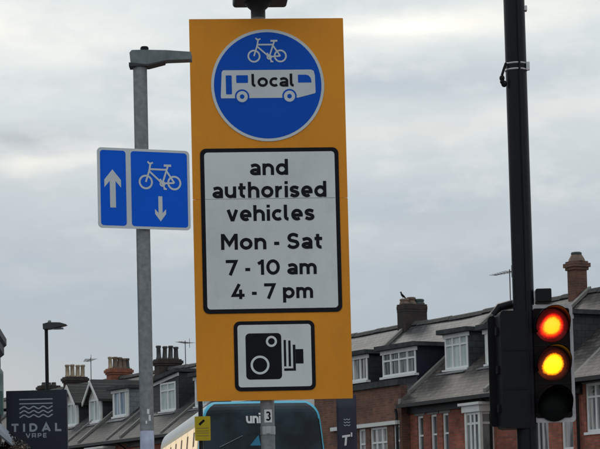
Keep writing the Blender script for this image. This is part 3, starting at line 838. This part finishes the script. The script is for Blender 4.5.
# the bird on the chimney
def bird():
    cx = ROW_O+ROW_D*10.28
    o = empty('bird', (cx.x-.28, cx.y-.20, 9.82+.20), R(20), 'small black bird perched on the left edge of the thick sooty chimney', 'bird')
    o.scale = (.62, .62, .62)
    b = MB()
    b.tube([(.16, 0, .02), (.06, 0, .10), (-.02, 0, .17), (-.07, 0, .25), (-.09, 0, .31)], [.02, .055, .07, .05, .035], 10)
    b.blob((-.095, 0, .33), (.05, .042, .045))
    b.tube([(-.13, 0, .33), (-.19, 0, .325)], [.014, .003], 6)
    b.tube([(.12, 0, .05), (.26, 0, -.08)], [.03, .022], 6)
    b.tube([(.0, .025, .12), (.0, .025, 0)], .008, 5); b.tube([(.0, -.025, .12), (.0, -.025, 0)], .008, 5)
    b.build('body', M['feather'], o)
    MB().tube([(-.02, .065, .19), (.06, .068, .11), (.17, .04, .02)], [.02, .04, .012], 8).build('wing', M['feather'], o)
    MB().tube([(-.02, -.065, .19), (.06, -.068, .11), (.17, -.04, .02)], [.02, .04, .012], 8).build('wing', M['feather'], o)
bird()

# ------------------------------------------------------------------ double-decker bus
def bus():
    root = empty('double_decker_bus', (-.72, 43.0, -.118), math.atan2(.137, .9906), 'double decker bus with light blue trim around its dark upper windscreen', 'bus')
    ZT = 4.64
    def hw(z):
        if z < 2.6: return 1.30
        if z < 4.25: return 1.30 - .11*((z-2.6)/1.65)**1.5
        t = min((z-4.25)/(ZT-4.25), 1)
        return 1.19 - .25*(1-math.sqrt(max(0, 1-t*t))) - .03*t
    def fy(x, z):
        rk = 0 if z < 1.4 else .38*((z-1.4)/3.2)**1.7
        if z > 4.3: rk += .25*((z-4.3)/.3)**2
        return rk + .20*(abs(x)/1.27)**3.2
    zs = [.30, .6, 1.0, 1.4, 1.8, 2.2, 2.5, 2.8, 3.1, 3.4, 3.7, 4.0, 4.2, 4.3, 4.38, 4.45, 4.51, 4.56, 4.60, 4.63, 4.64]
    NX = 17; LEN = 12.2
    b = MB(); v = []; cols = NX+4
    for z in zs:
        w = hw(z)
        v.append((-w, LEN, z)); v.append((-w, 1.2, z))
        for i in range(NX):
            x = -w + 2*w*i/(NX-1); v.append((x, fy(x, z), z))
        v.append((w, 1.2, z)); v.append((w, LEN, z))
    for j in range(len(zs)-1):
        for i in range(cols-1):
            mid = 1 <= i <= cols-3
            b.add([v[j*cols+i], v[j*cols+i+1], v[(j+1)*cols+i+1], v[(j+1)*cols+i]], [(0,1,2,3)], 1 if mid else (0 if zs[j] > 2.2 and zs[j] < 4.3 else (2 if zs[j] >= 4.3 else 1)), zs[j] > 4.2)
    top = v[-cols:]
    b.add(top, [tuple(range(cols))], 2)
    bl = [v[j*cols] for j in range(len(zs))]; br = [v[j*cols+cols-1] for j in range(len(zs))]
    b.add(bl+br[::-1], [tuple(range(len(bl)+len(br)))], 1)
    b.build('body', [M['bus_cream'], M['bus_blue'], M['bus_grey']], root)
    def skin(z0, z1, k, off, nx=16, nz=10, zc=None):
        vs = []; m = MB()
        for j in range(nz+1):
            z = z0+(z1-z0)*j/nz; w = hw(z)*k
            if zc and z > zc: w -= .06*((z-zc)/(z1-zc))**2.5
            for i in range(nx+1):
                x = -w+2*w*i/nx; vs.append((x, fy(x, z)-off, z))
        for j in range(nz):
            for i in range(nx):
                a = j*(nx+1)+i; m.add([vs[a], vs[a+1], vs[a+nx+2], vs[a+nx+1]], [(0,1,2,3)], 0, True)
        return m
    uw = skin(2.75, 4.59, .962, .022, nz=28, zc=4.30).build('upper_windscreen', M['bus_glass'], root)
    tx = MB(); write(tx, 'uni', -.33, -.04, 4.17, .15, 0, track=.14, w=.30)
    tx.v = [(x, fy(x, z)-.032, z) for x, y, z in tx.v]; tx.build('lettering', M['sign_white'], uw)
    lg = MB(); lg.sheet([(-.28, 3.72), (-.06, 3.72), (-.10, 3.93)], 0); lg.v = [(x, fy(x, z)-.03, z) for x, y, z in lg.v]; lg.build('glass_mark', M['bus_deep'], uw)  # small teal triangle laid on the upper windscreen
    lw = MB(); lw.stroke([(-.03, 3.95), (.04, 3.72), (.12, 3.93)], .035, 0); lw.stroke([(-.26, 3.38), (-.26, 3.52)], .06, 0)
    lw.v = [(x, fy(x, z)-.031, z) for x, y, z in lw.v]; lw.build('glass_mark', M['sign_white'], uw)  # short white strokes laid on the upper windscreen
    skin(1.25, 2.42, .94, .012).build('lower_windscreen', M['bus_glass'], root)
    dd = skin(2.46, 2.71, .70, .014, nz=3).build('destination_display', M['black'], root)
    wp = MB()
    for (x0, z0, x1, z1) in ((-.88, 3.70, -.42, 3.92), (-.5, 1.3, .2, 1.9)):
        wp.tube([(x0, fy(x0, z0)-.05, z0), (x1, fy(x1, z1)-.05, z1)], .011, 6)
    wp.build('wiper', M['grey_cast'], root)
    sl = MB(); pts = []
    for q in range(25):
        x = -.94*hw(3.0) + 2*.94*hw(3.0)*q/24; pts.append((x, fy(x, 3.0)-.030, 3.0))
    sl.tube(pts, .012, 6); sl.build('grab_rail', M['grey_cast'], root)
    gk = MB()
    for sx in (-1, 1):
        gk.tube([(sx*hw(z_)*.966, fy(hw(z_)*.966, z_)-.018, z_) for z_ in (2.75, 3.1, 3.5, 3.9, 4.25)], .014, 6)
    gk.build('window_seal', M['rubber'], root)
    for sx in (-1, 1):
        mb = MB(); mb.tube([(sx*1.2, .25, 2.3), (sx*1.42, .0, 2.25), (sx*1.45, .0, 1.95)], .03, 8); mb.box(sx*1.45-.10, sx*1.45+.10, -.06, .08, 1.55, 1.97)
        mb.build('wing_mirror', M['rubber'], root, bevel=.02)
        hl = MB().lathe([(.0, 0), (.12, 0), (.12, .05)], n=14)
        hl.v = [(x+sx*.95, fy(sx*.95, .75)-.03+z, y+.75) for x, y, z in hl.v]; hl.build('headlight', M['sign_white'], root)
        for yy in (2.6, 8.2):
            wl = MB().tube([(sx*.98, yy, .48), (sx*1.26, yy, .48)], .48, 24).build('tyre', M['rubber'], root)
            MB().tube([(sx*1.262, yy, .48), (sx*1.285, yy, .48)], .27, 20).build('rim', M['alu'], wl)
    for sx in (-1, 1):
        n = 7
        for i in range(n):
            y0 = .75 + i*(LEN-1.1)/n; y1 = y0+(LEN-1.1)/n-.14
            def strip_(z0, z1, ya, yb, off):
                m = MB(); k = 5
                for j in range(k):
                    za, zb = z0+(z1-z0)*j/k, z0+(z1-z0)*(j+1)/k
                    yf = lambda y, z: y
                    m.add([(sx*(hw(za)+off), ya, za), (sx*(hw(za)+off), yb, za), (sx*(hw(zb)+off), yb, zb), (sx*(hw(zb)+off), ya, zb)], [(0,1,2,3)])
                return m
            y0 = max(y0, 1.25) if i == 0 else y0
            sw = strip_(3.0, 4.20, y0, y1, .012).build('side_window', M['bus_sky_glow'], root)
            strip_(3.80, 4.10, y1-.30, y1+.06, .017).build('opening_vent', M['pot_brown'], sw)
            if i > 0 or sx > 0: strip_(1.35, 2.35, y0, y1, .012).build('side_window', M['bus_glass'], root)
    MB().box(-1.0, 1.0, fy(0, .4)-.03, fy(0, .4)+.1, .30, .55).build('bumper', M['bus_deep'], root, bevel=.03)
    MB().box(-.26, .26, fy(0, .7)-.02, fy(0, .7)+.02, .62, .73).build('number_plate', M['yellow'], root)
bus()

# ------------------------------------------------------------------ the orange camera-enforcement sign
K = 11.66/2166*1.0165                               # metres per photo pixel on the sign
def main_sign():
    yaw = R(4)
    root = empty('traffic_sign', (-.179, 11.72, 0), yaw, 'tall orange bus and cycle sign with times and a camera picture on a grey post', 'traffic sign')
    ZTOP = 4.472
    X0 = .040                                # the board is hung a little to the right of its post
    x = lambda u: X0 + (u-77)*K
    z = lambda v: ZTOP - v*K*1.0075
    YF = -.062                               # front of the board
    MB().lathe([(.038, 0), (.038, 4.53)], n=20).build('post', M['galv'], root)
    post = root.children[0]
    MB().lathe([(.09, 0), (.09, .02), (.05, .05), (.0385, .05)], n=20).build('base_collar', M['galv'], post)
    # sticker wrapped round the post
    st = MB(); zc = 2.29
    def wrap(m, pts_fn, r, y=0): pass
    def curved(xa, xb, za, zb, r, mi):
        m = 8
        for i in range(m):
            a, b = xa+(xb-xa)*i/m, xa+(xb-xa)*(i+1)/m
            st.add([(r*math.sin(a/r), -r*math.cos(a/r), za), (r*math.sin(b/r), -r*math.cos(b/r), za), (r*math.sin(b/r), -r*math.cos(b/r), zb), (r*math.sin(a/r), -r*math.cos(a/r), zb)], [(0,1,2,3)], mi)
    curved(-.020, .024, 2.265, 2.335, .0390, 0)
    nm = MB(); write(nm, '3', -.011, .015, 2.274, .037, 0, w=.28)
    nm.v = [(.0394*math.sin(q[0]/.0394), -.0394*math.cos(q[0]/.0394), q[2]) for q in nm.v]
    st.add(nm.v, nm.f, 1)
    st.build('number_sticker', [M['sticker_white'], M['black']], post)
    cl = MB().lathe([(.041, 2.20), (.041, 2.245)], n=20, cap=False); cl.box(-.012, .012, -.052, -.040, 2.205, 2.24)
    cl.build('clamp_band', M['alu'], post)
    # boards
    for v0, v1 in ((0, 179.9), (180.1, 378.6)):
        MB().prism(rrect(x(0), x(154), z(v1), z(v0), .004, 3), YF, YF+.004, 'y').build('board', M['orange'], root)
    rl = MB()
    for v in (24, 100, 180, 260, 355):
        rl.box(x(3), x(151), YF+.005, YF+.022, z(v)-.02, z(v)+.02)
    rl.build('rail', M['alu'], root)
    # round blue sign
    def disc(cu, cv, r, y, n=64): return arc(x(cu), z(cv), r*K, r*K, 0, 360, n)[:-1]
    rd = MB().prism(disc(77, 67, 56.4, 0), YF-.004, YF-.0005, 'y').build('roundel', M['rim'], root)
    MB().sheet(disc(77, 67, 53.6, 0), YF-.0045).build('roundel_face', M['blue'], rd)
    cb = MB(); cycle_symbol(cb, x(63.9), x(90.2), z(37.8), 1.4, YF-.0054); cb.build('cycle_symbol', M['rim'], rd)
    bs = MB(); q = lambda a, b: (x(77+a), z(67+b))
    bs.sheet([q(-46.5, 12.7), q(-47, 10.5), q(-45.6, -13.5), q(-44.2, -15.3), q(43.5, -15.3), q(46.2, -14), q(47.3, -9), q(47.6, 7.6), q(46.5, 8.6), q(30, 12.7)], YF-.0053)
    def qd(a0, a1, b0, b1, r=.8):
        P_ = rrect(x(77+a0), x(77+a1), z(67+b1), z(67+b0), r*K, 3); bs.sheet(P_, YF-.0060, 1)
    qd(-41.7, -35.8, -10.2, 8.8); qd(-31.3, -19.6, -10.2, -2.5)
    bs.sheet([q(30.3, -2.3), q(30.3, -10.2), q(38, -10.2)] + [q(a, b) for a, b in ((41, -9.4), (42.9, -7.2), (43.6, -4.6), (43.6, -2.3))], YF-.0060, 1)
    for cx in (-25.8, 21.4):
        bs.sheet(arc(x(77+cx), z(67+11), 7.2*K, 7.2*K, 0, 360, 24)[:-1], YF-.0060, 1)
        bs.sheet(arc(x(77+cx), z(67+11.2), 5.6*K, 5.6*K, 0, 360, 24)[:-1], YF-.0066, 0)
        bs.sheet(arc(x(77+cx), z(67+11.2), 2.3*K, 2.3*K, 0, 360, 16)[:-1], YF-.0072, 1)
    bs.build('bus_symbol', [M['rim'], M['blue']], rd)
    lt = MB(); write(lt, 'local', x(77-16.2), x(77+26.6), z(67+1.6), 9.5*K, YF-.0066, track=.12, w=.25); lt.build('lettering', M['black'], rd)
    # time plate
    tp = MB().prism(rrect(x(8.1), x(145.8), z(293), z(129.6), 6*K), YF-.004, YF-.0005, 'y').build('time_plate', M['black'], root)
    fc = MB(); fc.sheet(rrect(x(12.2), x(141.8), z(288.8), z(133.6), 3.4*K), YF-.0045)
    fc.sheet([(x(12.4), z(180.15)), (x(141.6), z(180.15)), (x(141.6), z(179.75)), (x(12.4), z(179.75))], YF-.0049, 1)
    fc.build('plate_face', [M['white'], M['grey_cast']], tp)
    tx = MB()
    for s, a, b, base, xh in (('and', 57.3, 95.2, 156.6, 11.6), ('authorised', 19.6, 132.8, 179.0, 11.6), ('vehicles', 33.4, 120.2, 202.0, 11.5),
                              ('Mon - Sat', 27, 127.9, 230.2, 11.5), ('7 - 10 am', 31, 121.2, 255.4, 11.0), ('4 - 7 pm', 36.2, 117.0, 279, 11.0)):
        write(tx, s, x(a), x(b), z(base), xh*K, YF-.0053, track=.155, w=.272)
    tx.build('lettering', M['black'], tp)
    # camera plate
    cp = MB().prism(rrect(x(37.6), x(117.6), z(369.6), z(301), 6*K), YF-.004, YF-.0005, 'y').build('camera_plate', M['black'], root)
    MB().sheet(rrect(x(41.3), x(113.9), z(365.8), z(304.6), 3*K), YF-.0045).build('plate_face', M['white'], cp)
    cm = MB(); y = YF-.0053
    cm.sheet(rrect(x(49), x(84.4), z(358.4), z(313), 4*K), y)
    cm.stroke(arc(x(74.6), z(321.2), 4.4*K, 4.4*K, 0, 345, 23), 2.2*K, y-.0006, 1, True)
    cm.stroke(arc(x(62.8), z(344.2), 8.2*K, 8.2*K, 0, 348, 29), 2.2*K, y-.0006, 1, True)
    for a, b, v0, v1 in ((86.6, 88.9, 320, 346), (91.2, 93.5, 320.6, 346), (95.6, 98.2, 324.8, 350.4), (86.6, 95.5, 348.0, 350.4), (98.3, 105.9, 329.2, 343.4)):
        cm.sheet([(x(a), z(v1)), (x(b), z(v1)), (x(b), z(v0)), (x(a), z(v0))], y)
    cm.build('camera_symbol', [M['black'], M['white']], cp)
    # lamp on top of the post
    nk = MB().lathe([(.040, 4.49), (.040, 4.535), (.056, 4.550), (.074, 4.572), (.074, 4.60), (.05, 4.63)], n=18).build('lamp_neck', M['dark_plastic'], root)
    lb = MB()
    lb.prism(rrect(-.135, .165, 4.575, 4.67, .018, 4), -.30, .10, 'y')
    lb.build('sign_lamp', M['dark_plastic'], root, bevel=.012)
main_sign()

# ------------------------------------------------------------------ the blue contraflow sign on the grey lamp-arm post
def cycle_sign():
    root = empty('cycle_lane_sign', (-.785, 11.04, 0), 0, 'blue cycle lane sign with white arrows and bicycle on a grey post with an arm', 'traffic sign')
    post = MB().lathe([(.040, 0), (.040, 1.2), (.036, 1.25), (.036, 4.10)], n=20).build('post', M['galv'], root)
    stk = MB()
    for (za, zb, a0, a1) in ((2.09, 2.20, -80, 75),):
        n = 12
        for i in range(n):
            a, b = R(a0+(a1-a0)*i/n), R(a0+(a1-a0)*(i+1)/n); r = .0368
            stk.add([(r*math.sin(a), -r*math.cos(a), za), (r*math.sin(b), -r*math.cos(b), za), (r*math.sin(b), -r*math.cos(b), zb), (r*math.sin(a), -r*math.cos(a), zb)], [(0,1,2,3)])
    stk.build('sticker', M['sticker'], post)
    st2 = MB()
    for (xa, xb, za, zb) in ((.004, .016, 2.285, 2.31), (.012, .022, 2.25, 2.28), (-.004, .004, 2.235, 2.25)):
        st2.add([(xa, -math.sqrt(.0366**2-xa*xa), za), (xb, -math.sqrt(.0366**2-xb*xb)-.0003, za), (xb, -math.sqrt(.0366**2-xb*xb)-.0003, zb), (xa, -math.sqrt(.0366**2-xa*xa), zb)], [(0,1,2,3)])
    st2.build('sticker', M['sticker_white'], post)
    # lamp arm
    ar = MB()
    ar.prism([(-.045, 4.088), (.05, 4.088), (.14, 4.106), (.268, 4.108), (.268, 4.146), (.14, 4.158), (.02, 4.163), (-.038, 4.163), (-.050, 4.150)], -.04, .04, 'y')
    arm = ar.build('lamp_arm', M['grey_cast'], root, bevel=.014)
    MB().prism([(-.054, 4.078), (.045, 4.078), (.13, 4.098), (.13, 4.104), (.04, 4.086), (-.054, 4.098)], -.044, .044, 'y').build('arm_seam', M['dark_plastic'], arm)
    MB().lathe([(.02, 4.16), (.022, 4.180), (.018, 4.187)], .025, 0, 12).build('photocell', M['black'], arm)
    # plate
    yaw = R(21); w, h = .4930, .4130
    cx, cz = .012, 3.437
    mt = Matrix.Translation((cx, -.05, cz)) @ Matrix.Rotation(yaw, 4, 'Z')
    def place(mb): mb.v = [tuple(mt @ Vector(p)) for p in mb.v]; return mb
    X = lambda u: (u-.5)*w
    Z = lambda v: (.5-v)*h
    pl = place(MB().prism(rrect(-w/2, w/2, -h/2, h/2, .022), -.004, -.0005, 'y')).build('sign_plate', M['rim'], root)
    f1 = MB()
    f1.sheet(rrect(X(.030), X(.305), Z(.968), Z(.032), .016), -.0046)
    f1.sheet(rrect(X(.360), X(.972), Z(.968), Z(.032), .016), -.0046)
    place(f1).build('plate_face', M['blue2'], pl)
    a1, a2 = MB(), MB()
    a1.sheet([(X(.160), Z(.27)), (X(.250), Z(.40)), (X(.250), Z(.495)), (X(.192), Z(.415)), (X(.192), Z(.745)), (X(.130), Z(.745)), (X(.130), Z(.415)), (X(.072), Z(.495)), (X(.072), Z(.40))][::-1], -.0052)
    a2.sheet([(X(.672), Z(.900)), (X(.612), Z(.805)), (X(.612), Z(.745)), (X(.650), Z(.795)), (X(.650), Z(.585)), (X(.694), Z(.585)), (X(.694), Z(.795)), (X(.732), Z(.745)), (X(.732), Z(.805))][::-1], -.0052)
    place(a1).build('arrow', M['rim'], pl); place(a2).build('arrow', M['rim'], pl)
    cb = MB(); cycle_symbol(cb, X(.518), X(.828), Z(.412), 1.45, -.0052); place(cb).build('cycle_symbol', M['rim'], pl)
    br = MB().lathe([(.040, cz+.10), (.040, cz+.13)], n=16); br.lathe([(.040, cz-.13), (.040, cz-.10)], n=16)
    br.build('clamp', M['alu'], root)
cycle_sign()

# ------------------------------------------------------------------ traffic light
def traffic_light():
    root = empty('traffic_light', (1.173, 11.2, 0), 0, 'black traffic light pole showing red and amber together, right of the orange sign', 'traffic light')
    pole = MB().lathe([(.0555, 0), (.0555, 5.6), (.048, 5.64), (.0, 5.65)], n=28, cap=False).build('pole', M['pole_paint'], root)
    MB().lathe([(.085, 0), (.085, 1.1), (.060, 1.16)], n=28).build('base_sleeve', M['pole_paint'], pole)
    cd = MB().tube([(.012, -.059, 2.0), (.012, -.059, 4.9)], .006, 8); cd.build('cable', M['sig_black'], pole)
    bd = MB()
    for zz in (4.050, 4.082):
        bd.lathe([(.0565, zz-.005), (.0595, zz-.003), (.0595, zz+.003), (.0565, zz+.005)], n=28, cap=False)
    bd.box(.050, .068, -.035, -.015, 4.045, 4.088)
    bd.build('strap', M['steel_band'], root)
    hk = MB()
    hk.tube([(-.055, -.03, 4.085), (-.068, -.03, 4.05), (-.078, -.03, 4.02)], .007, 8)
    hk.blob((-.078, -.03, 4.005), (.014, .014, .018)); hk.blob((-.068, -.03, 3.975), (.016, .014, .018)); hk.blob((-.080, -.035, 3.985), (.010, .012, .012))
    hk.build('wire_clip', M['sig_black'], root)
    tb = MB().box(.048, .066, -.02, .02, 4.365, 4.39); tb.build('bracket', M['steel_band'], root)
    # head facing us
    yaw = R(3); hx, hz = .140, 2.505
    mt = Matrix.Translation((hx, .0, 0)) @ Matrix.Rotation(yaw, 4, 'Z')
    def place(mb, m=mt): mb.v = [tuple(m @ Vector(p)) for p in mb.v]; return mb
    hb = place(MB().prism(rrect(-.112, .108, 2.200, 2.812, .02, 4), -.030, -.022, 'y')).build('backing_board', M['sig_border'], root)
    place(MB().prism(rrect(-.100, .090, 2.224, 2.792, .012, 3), -.036, -.031, 'y')).build('board_face', M['sig_face'], hb)
    hs = place(MB().prism(rrect(-.095, .086, 2.23, 2.785, .02, 3), -.021, .12, 'y')).build('signal_housing', M['sig_black'], root, bevel=.01)
    for zz, mat, nm in ((2.702, 'red_lit', 'red_lens'), (2.502, 'amber_lit', 'amber_lens'), (2.292, 'green_off', 'green_lens')):
        ln = MB(); prof = [(.088, 0), (.07, -.014), (.045, -.022), (.02, -.026), (.001, -.027)]
        n = 28; v = []
        for r, y in prof:
            for k in range(n): v.append((r*math.cos(2*PI*k/n), y, r*math.sin(2*PI*k/n)))
        ln.add(v, [(i*n+k, i*n+(k+1) % n, (i+1)*n+(k+1) % n, (i+1)*n+k) for i in range(len(prof)-1) for k in range(n)], 0, True)
        p = mt @ Vector((-.006, -.040, zz))
        lo = ln.build(nm, M[mat], root, loc=p, rotz=yaw)
        vs = MB(); n = 26; a0, a1 = -25, 205; r0, r1 = .094, .091
        for i in range(n):
            a, b = R(a0+(a1-a0)*i/n), R(a0+(a1-a0)*(i+1)/n)
            def dep(t): return -.036-.15*(.35+.65*max(0, math.sin(t))**.8) if True else 0
            for (r, s) in ((r0, 1), (r0-.004, -1)):
                q = [(-.006+r*math.cos(a), -.036, zz+r*math.sin(a)), (-.006+r*math.cos(b), -.036, zz+r*math.sin(b)), (-.006+r*math.cos(b)*.97, dep(b), zz+r*math.sin(b)*.97), (-.006+r*math.cos(a)*.97, dep(a), zz+r*math.sin(a)*.97)]
                vs.add(q, [(0,1,2,3) if s > 0 else (3,2,1,0)], 0, True)
        place(vs).build('visor', M['sig_black'], root)
    hg = MB()
    for zz in (2.40, 2.60):
        place(MB().box(-.100, .090, -.0385, -.0362, zz-.0025, zz+.0025)).build('door_seam', M['black'], hb)
    for zz in (2.30, 2.50, 2.70):
        place(MB().box(.0862, .097, .02, .05, zz-.015, zz+.015)).build('hinge', M['sig_black'], hs)
    # detector on top, brackets
    MB().box(.062, .142, -.05, .05, 2.822, 2.895).build('detector', M['sig_black'], root, bevel=.006)
    bk = MB(); bk.box(.0, .10, .02, .05, 2.74, 2.765); bk.box(.0, .10, .02, .05, 2.25, 2.275); bk.build('bracket', M['sig_black'], root)
    # second head, turned away
    m2 = Matrix.Translation((-.080, .06, 0)) @ Matrix.Rotation(PI+R(6), 4, 'Z')
    hb2 = place(MB().prism(rrect(-.10, .066, 2.172, 2.782, .022, 4), -.03, .13, 'y'), m2).build('rear_signal_housing', M['sig_black'], root, bevel=.012)
    place(MB().prism(rrect(-.115, .10, 2.19, 2.77, .02, 4), -.040, -.032, 'y'), m2).build('rear_board', M['sig_black'], hb2)
    for zz in (2.28, 2.48, 2.68):
        place(MB().box(.0665, .078, .04, .08, zz-.02, zz+.02), m2).build('hinge', M['sig_black'], hb2)
    sm = MB()
    for zz in (2.375, 2.575): place(MB().box(-.09, .056, .1302, .1325, zz-.003, zz+.003), m2).build('door_seam', M['black'], hb2)
    tp = MB().tube([(-.150, .06, 2.775), (-.12, .06, 2.815), (-.05, .04, 2.83)], [.02, .022, .02], 8); tp.build('rear_bracket', M['sig_black'], root)
    for zz in (2.68, 2.48, 2.28):
        vs = MB(); n = 20
        for i in range(n):
            a, b = R(-20+220*i/n), R(-20+220*(i+1)/n); r = .085
            vs.add([(r*math.cos(a)-.01, -.040, zz+r*math.sin(a)), (r*math.cos(b)-.01, -.040, zz+r*math.sin(b)), (r*math.cos(b)-.01, -.15, zz+r*math.sin(b)), (r*math.cos(a)-.01, -.15, zz+r*math.sin(a))], [(0,1,2,3)], 0, True)
        place(vs, m2).build('rear_visor', M['sig_black'], hb2)
traffic_light()

# ------------------------------------------------------------------ small yellow sign on a thin dark post
def yellow_sign():
    root = empty('notice_post', (-.925, 20.03, 0), 0, 'small yellow notice with a black mark on a thin dark post left of the bus', 'sign')
    MB().lathe([(.022, 0), (.022, 3.02), (.0, 3.025)], n=14, cap=False).build('post', M['sig_black'], root)
    pl = MB().prism(rrect(-.055, .090, 2.585, 2.810, .008, 3), -.030, -.026, 'y').build('notice_plate', M['yellow'], root)
    mk = MB()
    mk.stroke([(-.012, 2.735), (.034, 2.775)], .022, -.0308); mk.stroke([(-.018, 2.738), (.002, 2.730)], .010, -.0310)
    mk.build('pictogram', M['black'], pl)
    ln = MB()
    for zz in (2.70, 2.675, 2.655, 2.63): ln.stroke([(-.040, zz), (.072, zz)], .004, -.0308)
    ln.build('border_line', M['pot_brown'], pl)
yellow_sign()

# ------------------------------------------------------------------ dark banner with a white T
def banner():
    root = empty('banner_flag', (.625, 30.0, -.06), 0, 'narrow dark navy banner with a white letter T hanging right of the bus', 'banner')
    MB().lathe([(.018, .06), (.018, 3.78), (.0, 3.785)], -.10, .045, 10, cap=False).build('flagpole', M['sig_black'], root)
    n = 14; mb = MB(); v = []
    for j in range(n+1):
        z = 3.72-2.5*j/n
        for i in range(7):
            x = -.125+.275*i/6; v.append((x, .015*math.sin(j*.9+i*.8), z))
    mb.add(v, [(j*7+i, (j+1)*7+i, (j+1)*7+i+1, j*7+i+1) for j in range(n) for i in range(6)], 0, True)
    cl = mb.build('cloth', M['sign_navy'], root)
    so = cl.modifiers.new('thick', 'SOLIDIFY'); so.thickness = .004
    tx = MB()
    write(tx, 'T', -.065, .055, 3.02, .105, -.030, w=.26)
    tx.v = [(q[0]*.98+(q[2]-3.1)*.10, q[1], q[2]+(q[0])*.12) for q in tx.v]
    tx.stroke([(.075, 3.14), (.075, 3.20)], .02, -.03); tx.build('lettering', M['sign_white'], cl)
    wv = MB()
    for zz in (3.30, 3.34, 3.38): wv.stroke([(-.03+.09*i/16, zz+.007*math.cos(i/16*4*PI)) for i in range(17)], .010, -.030)
    wv.build('wave_emblem', M['sign_pale'], cl)
banner()

# ------------------------------------------------------------------ street lamp at the left
def street_lamp():
    root = empty('street_lamp', (-5.262, 45, .112), 0, 'tall thin dark street lamp standing behind the dark vape shop sign', 'street lamp')
    MB().lathe([(.07, -.112), (.07, 1.2), (.045, 1.3), (.036, 6.16)], n=14).build('column', M['sig_black'], root)
    mb = MB().prism([(-.055, 6.10), (.09, 6.11), (.40, 6.175), (.44, 6.19), (.30, 6.235), (.06, 6.245), (-.06, 6.215)], -.13, .13, 'y')
    hd = mb.build('lamp_head', M['dark_plastic'], root, bevel=.015)
    MB().box(.12, .36, -.08, .08, 6.105, 6.13).build('lens', M['pane'], hd)
    MB().lathe([(.035, 6.24), (.035, 6.285), (.02, 6.295)], .07, 0, 10).build('photocell', M['grey_cast'], hd)
street_lamp()

# ------------------------------------------------------------------ dark shop at the left edge with its signs
def shop():
    fd = Vector((.079, -1, 0)).normalized()          # along the front, towards the camera
    rz = math.atan2(fd.y, fd.x)
    root = empty('shop_building', (-4.13, 30, 0), rz, 'dark painted shop with a projecting cornice at the left edge of the picture', 'shop')
    # local x runs along the front towards the camera, local y to the road side is +y ... wall faces +y
    wl = MB(); wl.box(0, 18, -7, -.02, 0, 4.42); wl.build('wall', M['shop'], root)
    co = MB().prism([(-.02, 4.30), (.03, 4.34), (.03, 4.44), (.065, 4.47), (.065, 4.56), (-.3, 4.60), (-.3, 4.30)], -.02, 18, 'x'); co.build('cornice', M['shop'], root)
    for i in range(4):
        w = MB().box(.25+i*4.2, 4.0+i*4.2, -.018, .03, 3.45, 4.08).build('fascia_panel', M['green_glass'], root)
        MB().box(.5+i*4.2, 4.0+i*4.2, -.018, .015, .6, 2.6).build('shop_window', M['pane'], root)
    aw = MB().prism([(-.018, 3.24), (.16, 3.02), (.18, 3.03), (.17, 3.10), (.10, 3.25), (-.018, 3.33)], .15, 9.0, 'x'); aw.build('awning', M['awning'], root)
shop()

def tidal_sign():
    root = empty('projecting_sign', (-3.655, 30.0, 2.93), 0, 'dark navy square TIDAL VAPE sign with pale waves projecting from the shop', 'shop sign')
    hw_, hh = .42, .46; cz = .455
    bd = MB().prism(rrect(-hw_, hw_, cz-hh, cz+hh-.015, .01, 2), -.05, .05, 'y').build('board', M['sign_navy'], root, bevel=.006)
    k = 30/2166; ux = lambda p: (p-37.8)*k; uz = lambda q: .905-(q-391)*k
    tx = MB(); y = -.0515
    for q in (400.3, 404.6): tx.stroke([(ux(20.6), uz(q)), (ux(54), uz(q))], 1.1*k, y)
    for q in (408.6, 412.8, 417):
        pts = [(ux(20.6+33.4*i/48), uz(q+1.1*math.cos(i/48*2*PI*3.5))) for i in range(49)]
        tx.stroke(pts, 1.25*k, y)
    tx.build('wave_emblem', M['sign_pale'], bd); tx = MB()
    write(tx, 'TIDAL', ux(12.4), ux(62.3), uz(432.6), 8.0*k/1.38, y, track=.55, w=.30)
    write(tx, 'VRPE', ux(26.6), ux(47.4), uz(438.8), 4.4*k/1.38, y, track=.30, w=.26)
    tx.build('lettering', M['sign_pale'], bd)
    MB().box(-.52, -.42, -.02, .02, .62, .66).build('bracket', M['sig_black'], root)
tidal_sign()

def hanging_basket():
    root = empty('hanging_basket', (-3.90, 29.2, 2.84), 0, 'hanging basket of dry brown and pale flowers under the shop awning, bottom left corner', 'hanging basket')
    bowl = MB()
    bowl.lathe([(.02, 0), (.10, .03), (.16, .10), (.18, .18), (.16, .18)], n=16); bowl.build('bowl', M['bark'], root)
    ch = MB()
    for a in (0, 120, 240): ch.tube([(.17*math.cos(R(a)), .17*math.sin(R(a)), .18), (0, 0, .36)], .005, 5)
    ch.tube([(0, 0, .36), (-.20, 0, .38)], .01, 6)
    ch.build('chain', M['sig_black'], root)
    fl = MB(); rnd = random.Random(3)
    for i in range(900):
        a = rnd.uniform(0, 2*PI); rr = .23*math.sqrt(rnd.random()); hz = rnd.uniform(0, 1)
        c = Vector((rr*math.cos(a)+.03, rr*math.sin(a), .08+hz*.24*(1-(rr/.27)**2)+rnd.uniform(-.03, .02)))
        d1 = Vector((rnd.gauss(0,1), rnd.gauss(0,1), rnd.gauss(0,1))).normalized(); d2 = d1.orthogonal().normalized()
        s = rnd.uniform(.010, .024)
        fl.add([c-d1*s, c+d2*s*.5, c+d1*s, c-d2*s*.5], [(0,1,2,3)], rnd.choice((0,0,0,1,1,2)))
    fl.build('foliage', [M['leaf_dark'], M['leaf_brown'], M['leaf_pale']], root)
hanging_basket()
